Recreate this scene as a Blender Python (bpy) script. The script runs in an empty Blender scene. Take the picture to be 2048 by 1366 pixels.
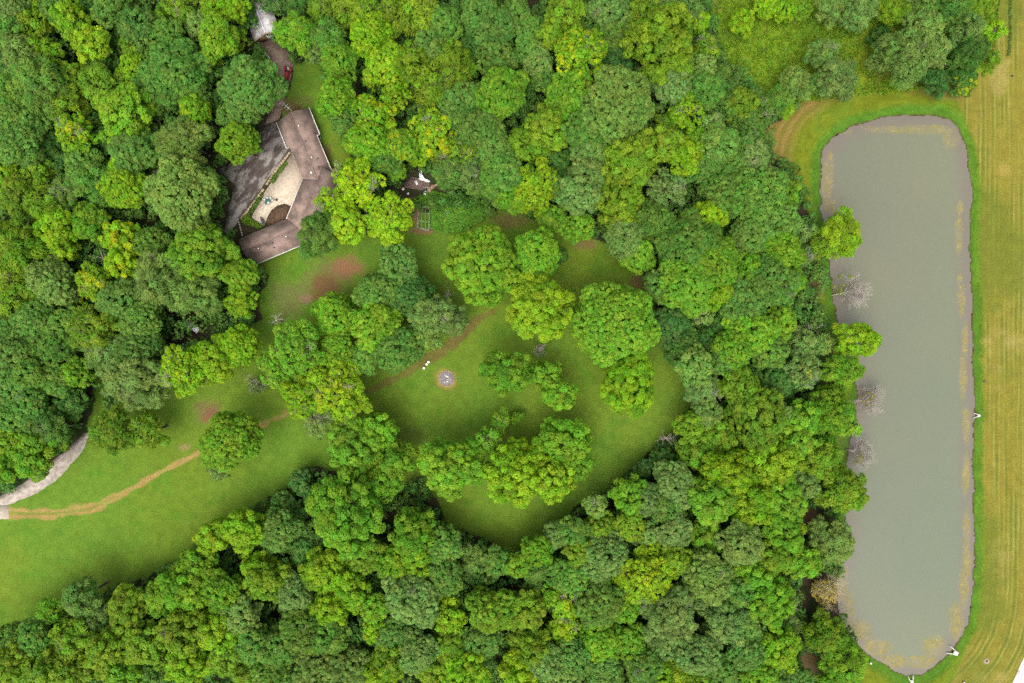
import bpy, math, random
import numpy as np

# ------------------------------------------------------------------ scene, camera, light
scene = bpy.context.scene
COL = scene.collection
S = 0.12                      # metres of ground per photo pixel
H = 163.2                     # camera height
CX, CY = 1024.0, 683.0

cam_d = bpy.data.cameras.new("camera")
cam = bpy.data.objects.new("camera", cam_d)
COL.objects.link(cam)
cam.location = (0, 0, H)
cam.rotation_euler = (0, 0, 0)
cam_d.sensor_width = 36.0
cam_d.lens = 36.0 * H / (2048 * S)
cam_d.clip_start = 1.0
cam_d.clip_end = 5000.0
scene.camera = cam

SUN_EL, SUN_AZ = 66.0, 198.0   # soft overcast sun from the south-south-west
world = bpy.data.worlds.new("World")
scene.world = world
world.use_nodes = True
wn = world.node_tree
wn.nodes.clear()
sky = wn.nodes.new("ShaderNodeTexSky")
sky.sky_type = 'NISHITA'
sky.sun_disc = False
sky.sun_elevation = math.radians(SUN_EL)
sky.sun_rotation = math.radians(SUN_AZ)
sky.air_density = 1.0
sky.dust_density = 6.0
sky.ozone_density = 0.6
hs = wn.nodes.new("ShaderNodeHueSaturation")
hs.inputs['Saturation'].default_value = 0.35
bg = wn.nodes.new("ShaderNodeBackground")
bg.inputs['Strength'].default_value = 0.15
wo = wn.nodes.new("ShaderNodeOutputWorld")
wn.links.new(sky.outputs[0], hs.inputs['Color'])
wn.links.new(hs.outputs[0], bg.inputs['Color'])
wn.links.new(bg.outputs[0], wo.inputs['Surface'])

sun_d = bpy.data.lights.new("sun", 'SUN')
sun_d.energy = 0.75
sun_d.angle = math.radians(60)
sun_d.color = (1.0, 0.95, 0.86)
sun = bpy.data.objects.new("sun", sun_d)
COL.objects.link(sun)
sun.location = (-40, -120, 200)
sun.rotation_euler = (math.radians(90 - SUN_EL), 0, math.radians(-18))

scene.view_settings.view_transform = 'Standard'
scene.view_settings.look = 'None'
scene.view_settings.gamma = 1.0
scene.view_settings.exposure = 1.22
scene.cycles.max_bounces = 8
scene.cycles.diffuse_bounces = 6
scene.cycles.transmission_bounces = 6
scene.cycles.use_denoising = False

# ------------------------------------------------------------------ helpers
def P(px, py, h=0.0):
    k = (H - h) / H * S
    return np.array([(px - CX) * k, (CY - py) * k, h])

def PW(pts):
    return np.array([[(x - CX) * S, (CY - y) * S] for x, y in pts])

def mesh_np(name, verts, faces, mat=None, point_attr=None, color_attr=None, smooth=False):
    """verts (n,3); faces (m,k) array of one polygon size, or a list of lists"""
    me = bpy.data.meshes.new(name)
    verts = np.asarray(verts, dtype=np.float32)
    if isinstance(faces, np.ndarray):
        m, k = faces.shape
        loops = faces.reshape(-1).astype(np.int32)
        starts = np.arange(m, dtype=np.int32) * k
    else:
        loops = np.array([i for f in faces for i in f], dtype=np.int32)
        starts = np.cumsum([0] + [len(f) for f in faces[:-1]]).astype(np.int32)
        m = len(faces)
    me.vertices.add(len(verts))
    me.vertices.foreach_set("co", verts.reshape(-1))
    me.loops.add(len(loops))
    me.loops.foreach_set("vertex_index", loops)
    me.polygons.add(m)
    me.polygons.foreach_set("loop_start", starts)
    me.update(calc_edges=True)
    me.validate()
    if smooth:
        me.polygons.foreach_set("use_smooth", np.ones(len(me.polygons), dtype=bool))
    for an, av in (point_attr or {}).items():
        a = me.attributes.new(an, 'FLOAT', 'POINT')
        a.data.foreach_set("value", np.asarray(av, dtype=np.float32))
    if color_attr is not None:
        a = me.color_attributes.new("Col", 'FLOAT_COLOR', 'POINT')
        c4 = np.ones((len(verts), 4), dtype=np.float32)
        c4[:, :3] = np.asarray(color_attr) * (1.0 if 'crown' in name or 'trees' in name else 0.84)
        a.data.foreach_set("color", c4.reshape(-1))
    if mat is not None:
        me.materials.append(mat)
    return me

class MB:
    """collects simple solids into one mesh"""
    def __init__(self):
        self.v = []; self.f = []
    def add(self, vs, fs):
        o = len(self.v)
        self.v += [tuple(map(float, p)) for p in vs]
        self.f += [[i + o for i in f] for f in fs]
        return self
    def box(self, c, size, rz=0.0, taper=1.0, rx=0.0):
        sx, sy, sz = size[0] / 2, size[1] / 2, size[2] / 2
        vs = []
        for z in (-sz, sz):
            t = taper if z > 0 else 1.0
            for x, y in ((-sx, -sy), (sx, -sy), (sx, sy), (-sx, sy)):
                X, Y, Z = x * t, y * t, z
                if rx:
                    Y, Z = Y * math.cos(rx) - Z * math.sin(rx), Y * math.sin(rx) + Z * math.cos(rx)
                vs.append((c[0] + X * math.cos(rz) - Y * math.sin(rz),
                           c[1] + X * math.sin(rz) + Y * math.cos(rz), c[2] + Z))
        return self.add(vs, [[3, 2, 1, 0], [4, 5, 6, 7], [0, 1, 5, 4], [1, 2, 6, 5], [2, 3, 7, 6], [3, 0, 4, 7]])
    def tube(self, a, b, r0, r1=None, n=8, cap=True):
        r1 = r0 if r1 is None else r1
        a = np.array(a, float); b = np.array(b, float)
        d = b - a
        L = np.linalg.norm(d)
        if L < 1e-6: return self
        d /= L
        u = np.cross(d, (0, 0, 1.0) if abs(d[2]) < 0.9 else (1.0, 0, 0)); u /= np.linalg.norm(u)
        w = np.cross(d, u)
        vs = []
        for p, r in ((a, r0), (b, r1)):
            for i in range(n):
                t = 2 * math.pi * i / n
                vs.append(p + r * (math.cos(t) * u + math.sin(t) * w))
        fs = [[i, (i + 1) % n, n + (i + 1) % n, n + i] for i in range(n)]
        if cap:
            fs += [list(range(n))[::-1], list(range(n, 2 * n))]
        return self.add(vs, fs)
    def lathe(self, c, prof, n=16, sx=1.0, sy=1.0):
        vs = []; fs = []
        for r, z in prof:
            for i in range(n):
                t = 2 * math.pi * i / n
                vs.append((c[0] + sx * r * math.cos(t), c[1] + sy * r * math.sin(t), c[2] + z))
        for k in range(len(prof) - 1):
            for i in range(n):
                j = (i + 1) % n
                fs.append([k * n + i, k * n + j, (k + 1) * n + j, (k + 1) * n + i])
        fs.append(list(range(n))[::-1]); fs.append([(len(prof) - 1) * n + i for i in range(n)])
        return self.add(vs, fs)
    def prism(self, poly, z0, z1):
        """poly: list of xy (counter-clockwise), z0/z1 numbers"""
        n = len(poly)
        vs = [(p[0], p[1], z0) for p in poly] + [(p[0], p[1], z1) for p in poly]
        fs = [list(range(n))[::-1], list(range(n, 2 * n))]
        fs += [[i, (i + 1) % n, n + (i + 1) % n, n + i] for i in range(n)]
        return self.add(vs, fs)
    def slab(self, top, t):
        """a plane polygon (3d points) given thickness t downwards"""
        n = len(top)
        vs = [tuple(p) for p in top] + [(p[0], p[1], p[2] - t) for p in top]
        fs = [list(range(n)), [n + i for i in range(n)][::-1]]
        fs += [[(i + 1) % n, i, n + i, n + (i + 1) % n] for i in range(n)]
        return self.add(vs, fs)
    def build(self, name, mat, parent=None, smooth=False):
        me = mesh_np(name, np.array(self.v), self.f, mat, smooth=smooth)
        o = bpy.data.objects.new(name, me)
        COL.objects.link(o)
        if parent is not None: o.parent = parent
        return o

def tag(o, label=None, cat=None, group=None, kind=None):
    if label: o['label'] = label
    if cat: o['category'] = cat
    if group: o['group'] = group
    if kind: o['kind'] = kind
    return o

def thing(name, loc, label, cat, rz=0.0, group=None):
    o = bpy.data.objects.new(name, None)
    o.empty_display_size = 0.3
    COL.objects.link(o)
    o.location = tuple(float(v) for v in loc)
    o.rotation_euler = (0, 0, rz)
    return tag(o, label, cat, group)

def copy_tree(o, parent=None):
    c = o.copy(); COL.objects.link(c)
    if parent is not None: c.parent = parent
    for ch in list(o.children): copy_tree(ch, c)
    return c

# ------------------------------------------------------------------ materials
def new_mat(name):
    m = bpy.data.materials.new(name); m.use_nodes = True
    nt = m.node_tree
    b = nt.nodes.get("Principled BSDF")
    return m, nt, b

def noise_mat(name, c1, c2, scale=3.0, rough=0.8, detail=4.0, lo=0.35, hi=0.65, bump=0.0, spec=0.3, metal=0.0, stretch=None):
    m, nt, b = new_mat(name)
    tc = nt.nodes.new("ShaderNodeTexCoord")
    src = tc.outputs['Object']
    if stretch:
        mp = nt.nodes.new("ShaderNodeMapping")
        mp.inputs['Scale'].default_value = stretch[:3]
        if len(stretch) > 3: mp.inputs['Rotation'].default_value = (0, 0, stretch[3])
        nt.links.new(src, mp.inputs['Vector']); src = mp.outputs['Vector']
    n = nt.nodes.new("ShaderNodeTexNoise")
    n.inputs['Scale'].default_value = scale; n.inputs['Detail'].default_value = detail
    n.inputs['Roughness'].default_value = 0.65
    nt.links.new(src, n.inputs['Vector'])
    r = nt.nodes.new("ShaderNodeValToRGB")
    r.color_ramp.elements[0].position = lo; r.color_ramp.elements[1].position = hi
    r.color_ramp.elements[0].color = (*[0.84 * q for q in c1], 1); r.color_ramp.elements[1].color = (*[0.84 * q for q in c2], 1)
    nt.links.new(n.outputs['Fac'], r.inputs['Fac'])
    nt.links.new(r.outputs['Color'], b.inputs['Base Color'])
    b.inputs['Roughness'].default_value = rough
    b.inputs['Specular IOR Level'].default_value = spec
    b.inputs['Metallic'].default_value = metal
    if bump:
        bp = nt.nodes.new("ShaderNodeBump"); bp.inputs['Strength'].default_value = bump
        bp.inputs['Distance'].default_value = 0.05
        nt.links.new(n.outputs['Fac'], bp.inputs['Height']); nt.links.new(bp.outputs['Normal'], b.inputs['Normal'])
    return m

def leaf_material(by_vertex=False):
    m, nt, b = new_mat("foliage_mass" if by_vertex else "foliage")
    L = nt.links
    oi = nt.nodes.new("ShaderNodeObjectInfo")
    av = nt.nodes.new("ShaderNodeAttribute"); av.attribute_name = "v"
    ab = nt.nodes.new("ShaderNodeAttribute"); ab.attribute_name = "b"
    # clump share that has turned yellow
    sub = nt.nodes.new("ShaderNodeMath"); sub.operation = 'SUBTRACT'
    L.new(oi.outputs['Alpha'], sub.inputs[0]); L.new(ab.outputs['Fac'], sub.inputs[1])
    mr = nt.nodes.new("ShaderNodeMapRange"); mr.inputs['From Min'].default_value = 0.0; mr.inputs['From Max'].default_value = 0.30; mr.inputs['To Max'].default_value = 0.9
    L.new(sub.outputs[0], mr.inputs['Value'])
    mixy = nt.nodes.new("ShaderNodeMix"); mixy.data_type = 'RGBA'
    mixy.inputs['B'].default_value = (0.235, 0.260, 0.004, 1)
    if by_vertex:
        vc = nt.nodes.new("ShaderNodeVertexColor"); vc.layer_name = "Col"
        mixy.inputs['Factor'].default_value = 0.0
    else:
        L.new(mr.outputs['Result'], mixy.inputs['Factor'])
    # hue / value differences between clumps and between leaves
    hsv = nt.nodes.new("ShaderNodeHueSaturation")
    mh = nt.nodes.new("ShaderNodeMapRange"); mh.inputs['To Min'].default_value = 0.478; mh.inputs['To Max'].default_value = 0.522
    L.new(ab.outputs['Fac'], mh.inputs['Value'])
    mv = nt.nodes.new("ShaderNodeMapRange"); mv.inputs['To Min'].default_value = 0.70; mv.inputs['To Max'].default_value = 2.30
    L.new(av.outputs['Fac'], mv.inputs['Value'])
    L.new(mh.outputs['Result'], hsv.inputs['Hue'])
    src = vc.outputs['Color'] if by_vertex else oi.outputs['Color']
    L.new(src, hsv.inputs['Color'])
    L.new(hsv.outputs['Color'], mixy.inputs['A'])
    val = nt.nodes.new("ShaderNodeHueSaturation")
    L.new(mixy.outputs['Result'], val.inputs['Color']); L.new(mv.outputs['Result'], val.inputs['Value'])
    hsv = val
    L.new(hsv.outputs['Color'], b.inputs['Base Color'])
    b.inputs['Roughness'].default_value = 0.55
    b.inputs['Specular IOR Level'].default_value = 0.12
    tr = nt.nodes.new("ShaderNodeBsdfTranslucent")
    L.new(hsv.outputs['Color'], tr.inputs['Color'])
    mx = nt.nodes.new("ShaderNodeMixShader"); mx.inputs[0].default_value = 0.45
    L.new(b.outputs[0], mx.inputs[1]); L.new(tr.outputs[0], mx.inputs[2])
    L.new(mx.outputs[0], nt.nodes["Material Output"].inputs['Surface'])
    return m

def vcol_material(name, fine=0.35, scale=2.2, rough=0.95, bump=0.3, spec=0.1):
    m, nt, b = new_mat(name)
    L = nt.links
    vc = nt.nodes.new("ShaderNodeVertexColor"); vc.layer_name = "Col"
    tc = nt.nodes.new("ShaderNodeTexCoord")
    n = nt.nodes.new("ShaderNodeTexNoise"); n.inputs['Scale'].default_value = scale
    n.inputs['Detail'].default_value = 6; n.inputs['Roughness'].default_value = 0.7
    L.new(tc.outputs['Object'], n.inputs['Vector'])
    mr = nt.nodes.new("ShaderNodeMapRange")
    mr.inputs['From Min'].default_value = 0.3; mr.inputs['From Max'].default_value = 0.7
    mr.inputs['To Min'].default_value = 1 - fine; mr.inputs['To Max'].default_value = 1 + fine
    L.new(n.outputs['Fac'], mr.inputs['Value'])
    hsv = nt.nodes.new("ShaderNodeHueSaturation")
    L.new(vc.outputs['Color'], hsv.inputs['Color']); L.new(mr.outputs['Result'], hsv.inputs['Value'])
    L.new(hsv.outputs['Color'], b.inputs['Base Color'])
    b.inputs['Roughness'].default_value = rough; b.inputs['Specular IOR Level'].default_value = spec
    bp = nt.nodes.new("ShaderNodeBump"); bp.inputs['Strength'].default_value = bump; bp.inputs['Distance'].default_value = 0.1
    L.new(n.outputs['Fac'], bp.inputs['Height']); L.new(bp.outputs['Normal'], b.inputs['Normal'])
    return m

M = {}
M['leaf'] = leaf_material(); M['leafmass'] = leaf_material(True)
M['ground'] = vcol_material("ground_cover", fine=0.50, scale=3.2)
M['bark'] = noise_mat("bark", (0.10, 0.08, 0.06), (0.22, 0.19, 0.15), 6, 0.9)
M['deadwood'] = noise_mat("dead_wood", (0.30, 0.26, 0.20), (0.48, 0.43, 0.36), 4, 0.85)
M['bleached'] = noise_mat("bleached_wood", (0.36, 0.32, 0.275), (0.48, 0.43, 0.37), 4, 0.85)
M['twig'] = noise_mat("grey_twigs", (0.24, 0.21, 0.17), (0.36, 0.32, 0.27), 4, 0.9)
M['strawwood'] = noise_mat("straw_twigs", (0.50, 0.42, 0.20), (0.62, 0.52, 0.32), 2, 0.85)
M['white'] = noise_mat("white_paint", (0.66, 0.65, 0.60), (0.78, 0.77, 0.73), 3, 0.5)
M['wall'] = noise_mat("wall_siding", (0.42, 0.36, 0.29), (0.52, 0.45, 0.37), 2, 0.8)
M['glass'] = noise_mat("window_glass", (0.03, 0.035, 0.04), (0.05, 0.055, 0.06), 2, 0.08, spec=0.6)
M['dark'] = noise_mat("dark_metal", (0.03, 0.03, 0.035), (0.07, 0.07, 0.08), 4, 0.6)
M['tyre'] = noise_mat("rubber", (0.015, 0.015, 0.016), (0.035, 0.035, 0.036), 8, 0.9)
M['red'] = noise_mat("red_paint", (0.25, 0.016, 0.016), (0.36, 0.03, 0.028), 4, 0.45)
M['blue'] = noise_mat("blue_plastic", (0.16, 0.34, 0.55), (0.24, 0.44, 0.64), 3, 0.5)
M['concrete'] = noise_mat("pale_concrete", (0.50, 0.48, 0.42), (0.66, 0.63, 0.56), 3, 0.85)
M['shadedpipe'] = noise_mat("pipe_inside", (0.05, 0.045, 0.04), (0.09, 0.08, 0.07), 3, 0.9)
M['trellis'] = noise_mat("pale_green_pipe", (0.26, 0.40, 0.28), (0.36, 0.50, 0.38), 3, 0.6)
M['teal'] = noise_mat("teal_table", (0.03, 0.10, 0.09), (0.06, 0.16, 0.14), 6, 0.5)
M['chairgrey'] = noise_mat("pale_chair", (0.45, 0.50, 0.48), (0.62, 0.66, 0.64), 5, 0.5)
M['grill'] = noise_mat("grill_cover", (0.05, 0.06, 0.07), (0.10, 0.11, 0.12), 8, 0.7)
M['wood'] = noise_mat("weathered_boards", (0.13, 0.08, 0.07), (0.29, 0.20, 0.17), 5, 0.9, stretch=(0.3, 2.5, 1))
M['log'] = noise_mat("log_bark", (0.20, 0.13, 0.08), (0.36, 0.26, 0.17), 5, 0.9)
M['ash'] = noise_mat("ash", (0.09, 0.085, 0.09), (0.26, 0.235, 0.235), 3.0, 0.95)
M['gutter'] = noise_mat("gutter_paint", (0.50, 0.49, 0.45), (0.64, 0.63, 0.58), 1.5, 0.6)
M['cinder'] = noise_mat("grey_cinders", (0.20, 0.19, 0.19), (0.46, 0.43, 0.42), 2, 0.9)
M['stone'] = noise_mat("tan_stone", (0.30, 0.22, 0.13), (0.52, 0.40, 0.26), 4, 0.9)
M['shedroof'] = noise_mat("shed_roof_metal", (0.24, 0.21, 0.19), (0.46, 0.455, 0.465), 0.8, 0.5, detail=6, lo=0.38, hi=0.60)
M['tan'] = noise_mat("tan_siding", (0.30, 0.20, 0.10), (0.42, 0.29, 0.16), 2, 0.85)
M['tarp'] = noise_mat("white_tarp", (0.66, 0.66, 0.68), (0.84, 0.84, 0.84), 3, 0.6, bump=0.6)

# ------------------------------------------------------------------ noise and masks
rs = np.random.RandomState(7)
def vnoise(x, y, cell, seed):
    """smooth value noise in 0..1"""
    r = np.random.RandomState(seed)
    tab = r.rand(256, 256)
    gx, gy = x / cell + 1000.0, y / cell + 1000.0
    ix, iy = np.floor(gx).astype(int), np.floor(gy).astype(int)
    fx, fy = gx - ix, gy - iy
    fx = fx * fx * (3 - 2 * fx); fy = fy * fy * (3 - 2 * fy)
    a = tab[ix % 256, iy % 256]; b_ = tab[(ix + 1) % 256, iy % 256]
    c = tab[ix % 256, (iy + 1) % 256]; d = tab[(ix + 1) % 256, (iy + 1) % 256]
    return (a * (1 - fx) + b_ * fx) * (1 - fy) + (c * (1 - fx) + d * fx) * fy
def fbm(x, y, cell, seed, octs=4):
    s = 0; w = 1.0; t = 0
    for i in range(octs):
        s = s + w * vnoise(x, y, cell / 2 ** i, seed + i); t += w; w *= 0.55
    return s / t
def sstep(a, b, x):
    t = np.clip((x - a) / (b - a), 0, 1)
    return t * t * (3 - 2 * t)
def inside(poly, x, y):
    r = np.zeros(x.shape, bool)
    n = len(poly)
    for i in range(n):
        x1, y1 = poly[i]; x2, y2 = poly[(i + 1) % n]
        if y1 == y2: continue
        c = ((y1 > y) != (y2 > y)) & (x < (x2 - x1) * (y - y1) / (y2 - y1) + x1)
        r ^= c
    return r
def seg_dist(pts, x, y, closed=False):
    """distance to a polyline and the parameter (segment index + fraction)"""
    d = np.full(x.shape, 1e9); tt = np.zeros(x.shape)
    n = len(pts)
    for i in range(n if closed else n - 1):
        a = pts[i]; b_ = pts[(i + 1) % n]
        ab = b_ - a
        t = np.clip(((x - a[0]) * ab[0] + (y - a[1]) * ab[1]) / (ab @ ab), 0, 1)
        dd = np.hypot(x - a[0] - t * ab[0], y - a[1] - t * ab[1])
        m = dd < d
        d[m] = dd[m]; tt[m] = i + t[m]
    return d, tt

POND = PW([(1650,300),(1660,285),(1680,268),(1705,254),(1740,243),(1780,235),(1830,232),(1880,231),(1900,238),(1915,250),(1925,270),(1932,295),(1938,330),(1943,370),(1944,400),(1939,425),(1939,480),(1942,540),(1944,600),(1946,680),(1948,760),(1950,830),(1946,900),(1946,950),(1948,1000),(1949,1060),(1949,1120),(1947,1170),(1943,1215),(1935,1250),(1920,1280),(1900,1305),(1875,1330),(1850,1345),(1825,1352),(1815,1353),(1790,1342),(1760,1322),(1735,1305),(1710,1280),(1690,1250),(1680,1210),(1674,1180),(1680,1150),(1692,1100),(1696,1040),(1690,1000),(1690,950),(1697,920),(1706,880),(1715,830),(1720,780),(1710,740),(1697,700),(1684,660),(1675,620),(1668,580),(1663,540),(1659,500),(1652,450),(1646,420),(1644,370),(1645,330)])
LAWN = [PW(p) for p in (
    [(-400,1290),(-400,1000),(0,1000),(60,985),(130,920),(180,870),(185,840),(330,760),(400,770),(450,690),(520,640),(535,560),(500,520),(620,480),(720,470),(815,445),(850,420),(960,420),(1000,415),(1060,435),(1200,480),(1300,560),(1340,700),(1390,780),(1365,860),(1280,930),(1190,990),(1130,1040),(1080,1090),(1000,1095),(900,1050),(850,950),(780,990),(640,930),(500,1020),(380,1110),(200,1190),(120,1230),(0,1265)],
    [(590,125),(640,118),(690,300),(730,345),(640,345),(600,210),(556,240),(560,205)],
    [(138,680),(162,675),(215,790),(225,830),(175,880),(188,800),(165,740)],
    [(1530,265),(1600,200),(1750,185),(1870,172),(1985,150),(2000,0),(2010,-500),(2700,-500),(2700,1900),(1690,1900),(1690,1340),(1690,1250),(1632,440),(1608,400),(1590,350),(1545,320)],
)]
MEADOW = PW([(1395,-60),(2000,-60),(1985,150),(1860,180),(1700,195),(1600,205),(1530,235),(1500,170),(1440,110)])
ASPHALT_PX = [(557,240),(566,270),(583,306),(540,352),(480,437),(456,472),(444,463),(462,400),(470,372),(438,338),(470,318),(515,270),(527,250)]
YARD_PX = [(505,80),(545,78),(590,118),(586,140),(572,190),(563,225),(557,240),(527,250),(545,205),(552,150),(530,105)]
PATIO_PX = [(585,306),(606,358),(600,375),(582,412),(569,407),(555,411),(543,420),(535,434),(528,452),(502,435),(513,416),(527,388),(540,369),(560,340)]
GRAVEL_PX = [(-60,1030),(-60,1005),(0,992),(38,972),(92,932),(140,893),(168,866),(180,868),(166,902),(122,952),(76,986),(20,1009),(0,1016)]
GARDEN_PX = [(858,382),(944,400),(985,408),(966,440),(935,460),(884,468),(862,458),(862,412),(832,410),(828,398),(845,390)]

TRACK = PW([(15,1025),(60,1028),(110,1027),(180,1018),(250,985),(320,945),(400,905),(460,878),(520,850),(600,815),(740,780),(790,758),(830,735),(870,708),(900,690),(925,662),(950,640),(985,622)])
SPOTS = [  # px, py, rx, ry, colour, strength
    (692,538,34,25,(0.33,0.165,0.080),1.0), (652,576,32,27,(0.21,0.075,0.030),0.95), (655,560,62,42,(0.20,0.16,0.065),0.5),
    (575,600,46,40,(0.22,0.17,0.08),0.5), (612,598,12,10,(0.30,0.20,0.11),0.8), (425,830,20,16,(0.28,0.10,0.055),0.9), (415,820,28,24,(0.22,0.14,0.07),0.6),
    (370,895,12,8,(0.32,0.23,0.11),0.7), (833,432,9,26,(0.34,0.17,0.10),1.0), (845,462,30,7,(0.30,0.17,0.09),0.9), (822,405,18,12,(0.22,0.14,0.07),0.8),
    (1170,488,26,13,(0.26,0.15,0.07),0.6), (1275,565,14,22,(0.24,0.14,0.07),0.8), (1300,600,14,40,(0.15,0.12,0.045),0.5), (1020,440,45,20,(0.18,0.13,0.05),0.75), (620,845,12,6,(0.25,0.15,0.07),0.6),
    (650,320,14,36,(0.18,0.11,0.05),0.75), (580,215,26,12,(0.17,0.11,0.05),0.8), (600,205,40,14,(0.15,0.12,0.04),0.5), (497,500,22,28,(0.13,0.09,0.05),0.6), (650,180,14,30,(0.15,0.12,0.03),0.4),
    (1636,560,16,40,(0.24,0.14,0.06),0.7), (1612,1040,30,34,(0.17,0.10,0.05),1.0), (1590,1205,24,26,(0.16,0.10,0.05),0.9), (1612,1330,26,36,(0.17,0.12,0.05),1.0),
    (1690,880,20,40,(0.10,0.17,0.03),0.7), (1660,720,30,60,(0.20,0.13,0.06),0.8), (400,690,40,24,(0.10,0.07,0.05),0.9), (372,668,34,18,(0.075,0.05,0.042),1.0), (825,870,30,16,(0.10,0.10,0.03),0.4),
    (185,600,18,14,(0.24,0.15,0.09),0.9), (893,757,24,24,(0.20,0.22,0.05),0.6), (893,757,19.5,19.5,(0.52,0.28,0.10),1.0), (1973,1323,6,5,(0.42,0.33,0.24),0.9), (2008,340,14,14,(0.40,0.30,0.08),0.5), (1840,178,50,12,(0.25,0.17,0.05),0.6), (1900,190,60,12,(0.22,0.16,0.05),0.5),
    (905,432,44,40,(0.035,0.085,0.014),0.85), (850,360,60,30,(0.06,0.08,0.03),0.8), (960,1300,1,1,(0.1,0.1,0.05),0.0)]

def pond_sd(x, y):
    d, t = seg_dist(POND, x, y, True)
    wob = (fbm(x, y, 2.0, 311, 4) - 0.5) * 1.3
    return np.where(inside(POND, x, y), d, -d) + wob, t

WATER_Z = -0.45
def ground_z(sd):
    z = np.where(sd > 0, WATER_Z - 0.02 - np.minimum(sd * 0.30, 1.3), WATER_Z * (1 - sstep(0.25, 3.2, -sd)))
    return z

def forest_mask(x, y):
    wx = x + (fbm(x, y, 5, 21) - 0.5) * 4.0; wy = y + (fbm(x, y, 5, 33) - 0.5) * 4.0
    open_ = np.zeros(x.shape, bool)
    for p in LAWN: open_ |= inside(p, wx, wy)
    open_ |= inside(MEADOW, wx, wy)
    for p in (ASPHALT_PX, YARD_PX, PATIO_PX, GRAVEL_PX): open_ |= inside(PW(p), x, y)
    return ~open_

# ------------------------------------------------------------------ ground sheet
def stretch(lo, hi, step, far):
    core = np.arange(lo, hi + step * 0.5, step)
    g = []; s = step; p = 0.0
    while p < far:
        s *= 1.35; p += s; g.append(p)
    g = np.array(g)
    return np.concatenate([(lo - g)[::-1], core, hi + g])

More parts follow.
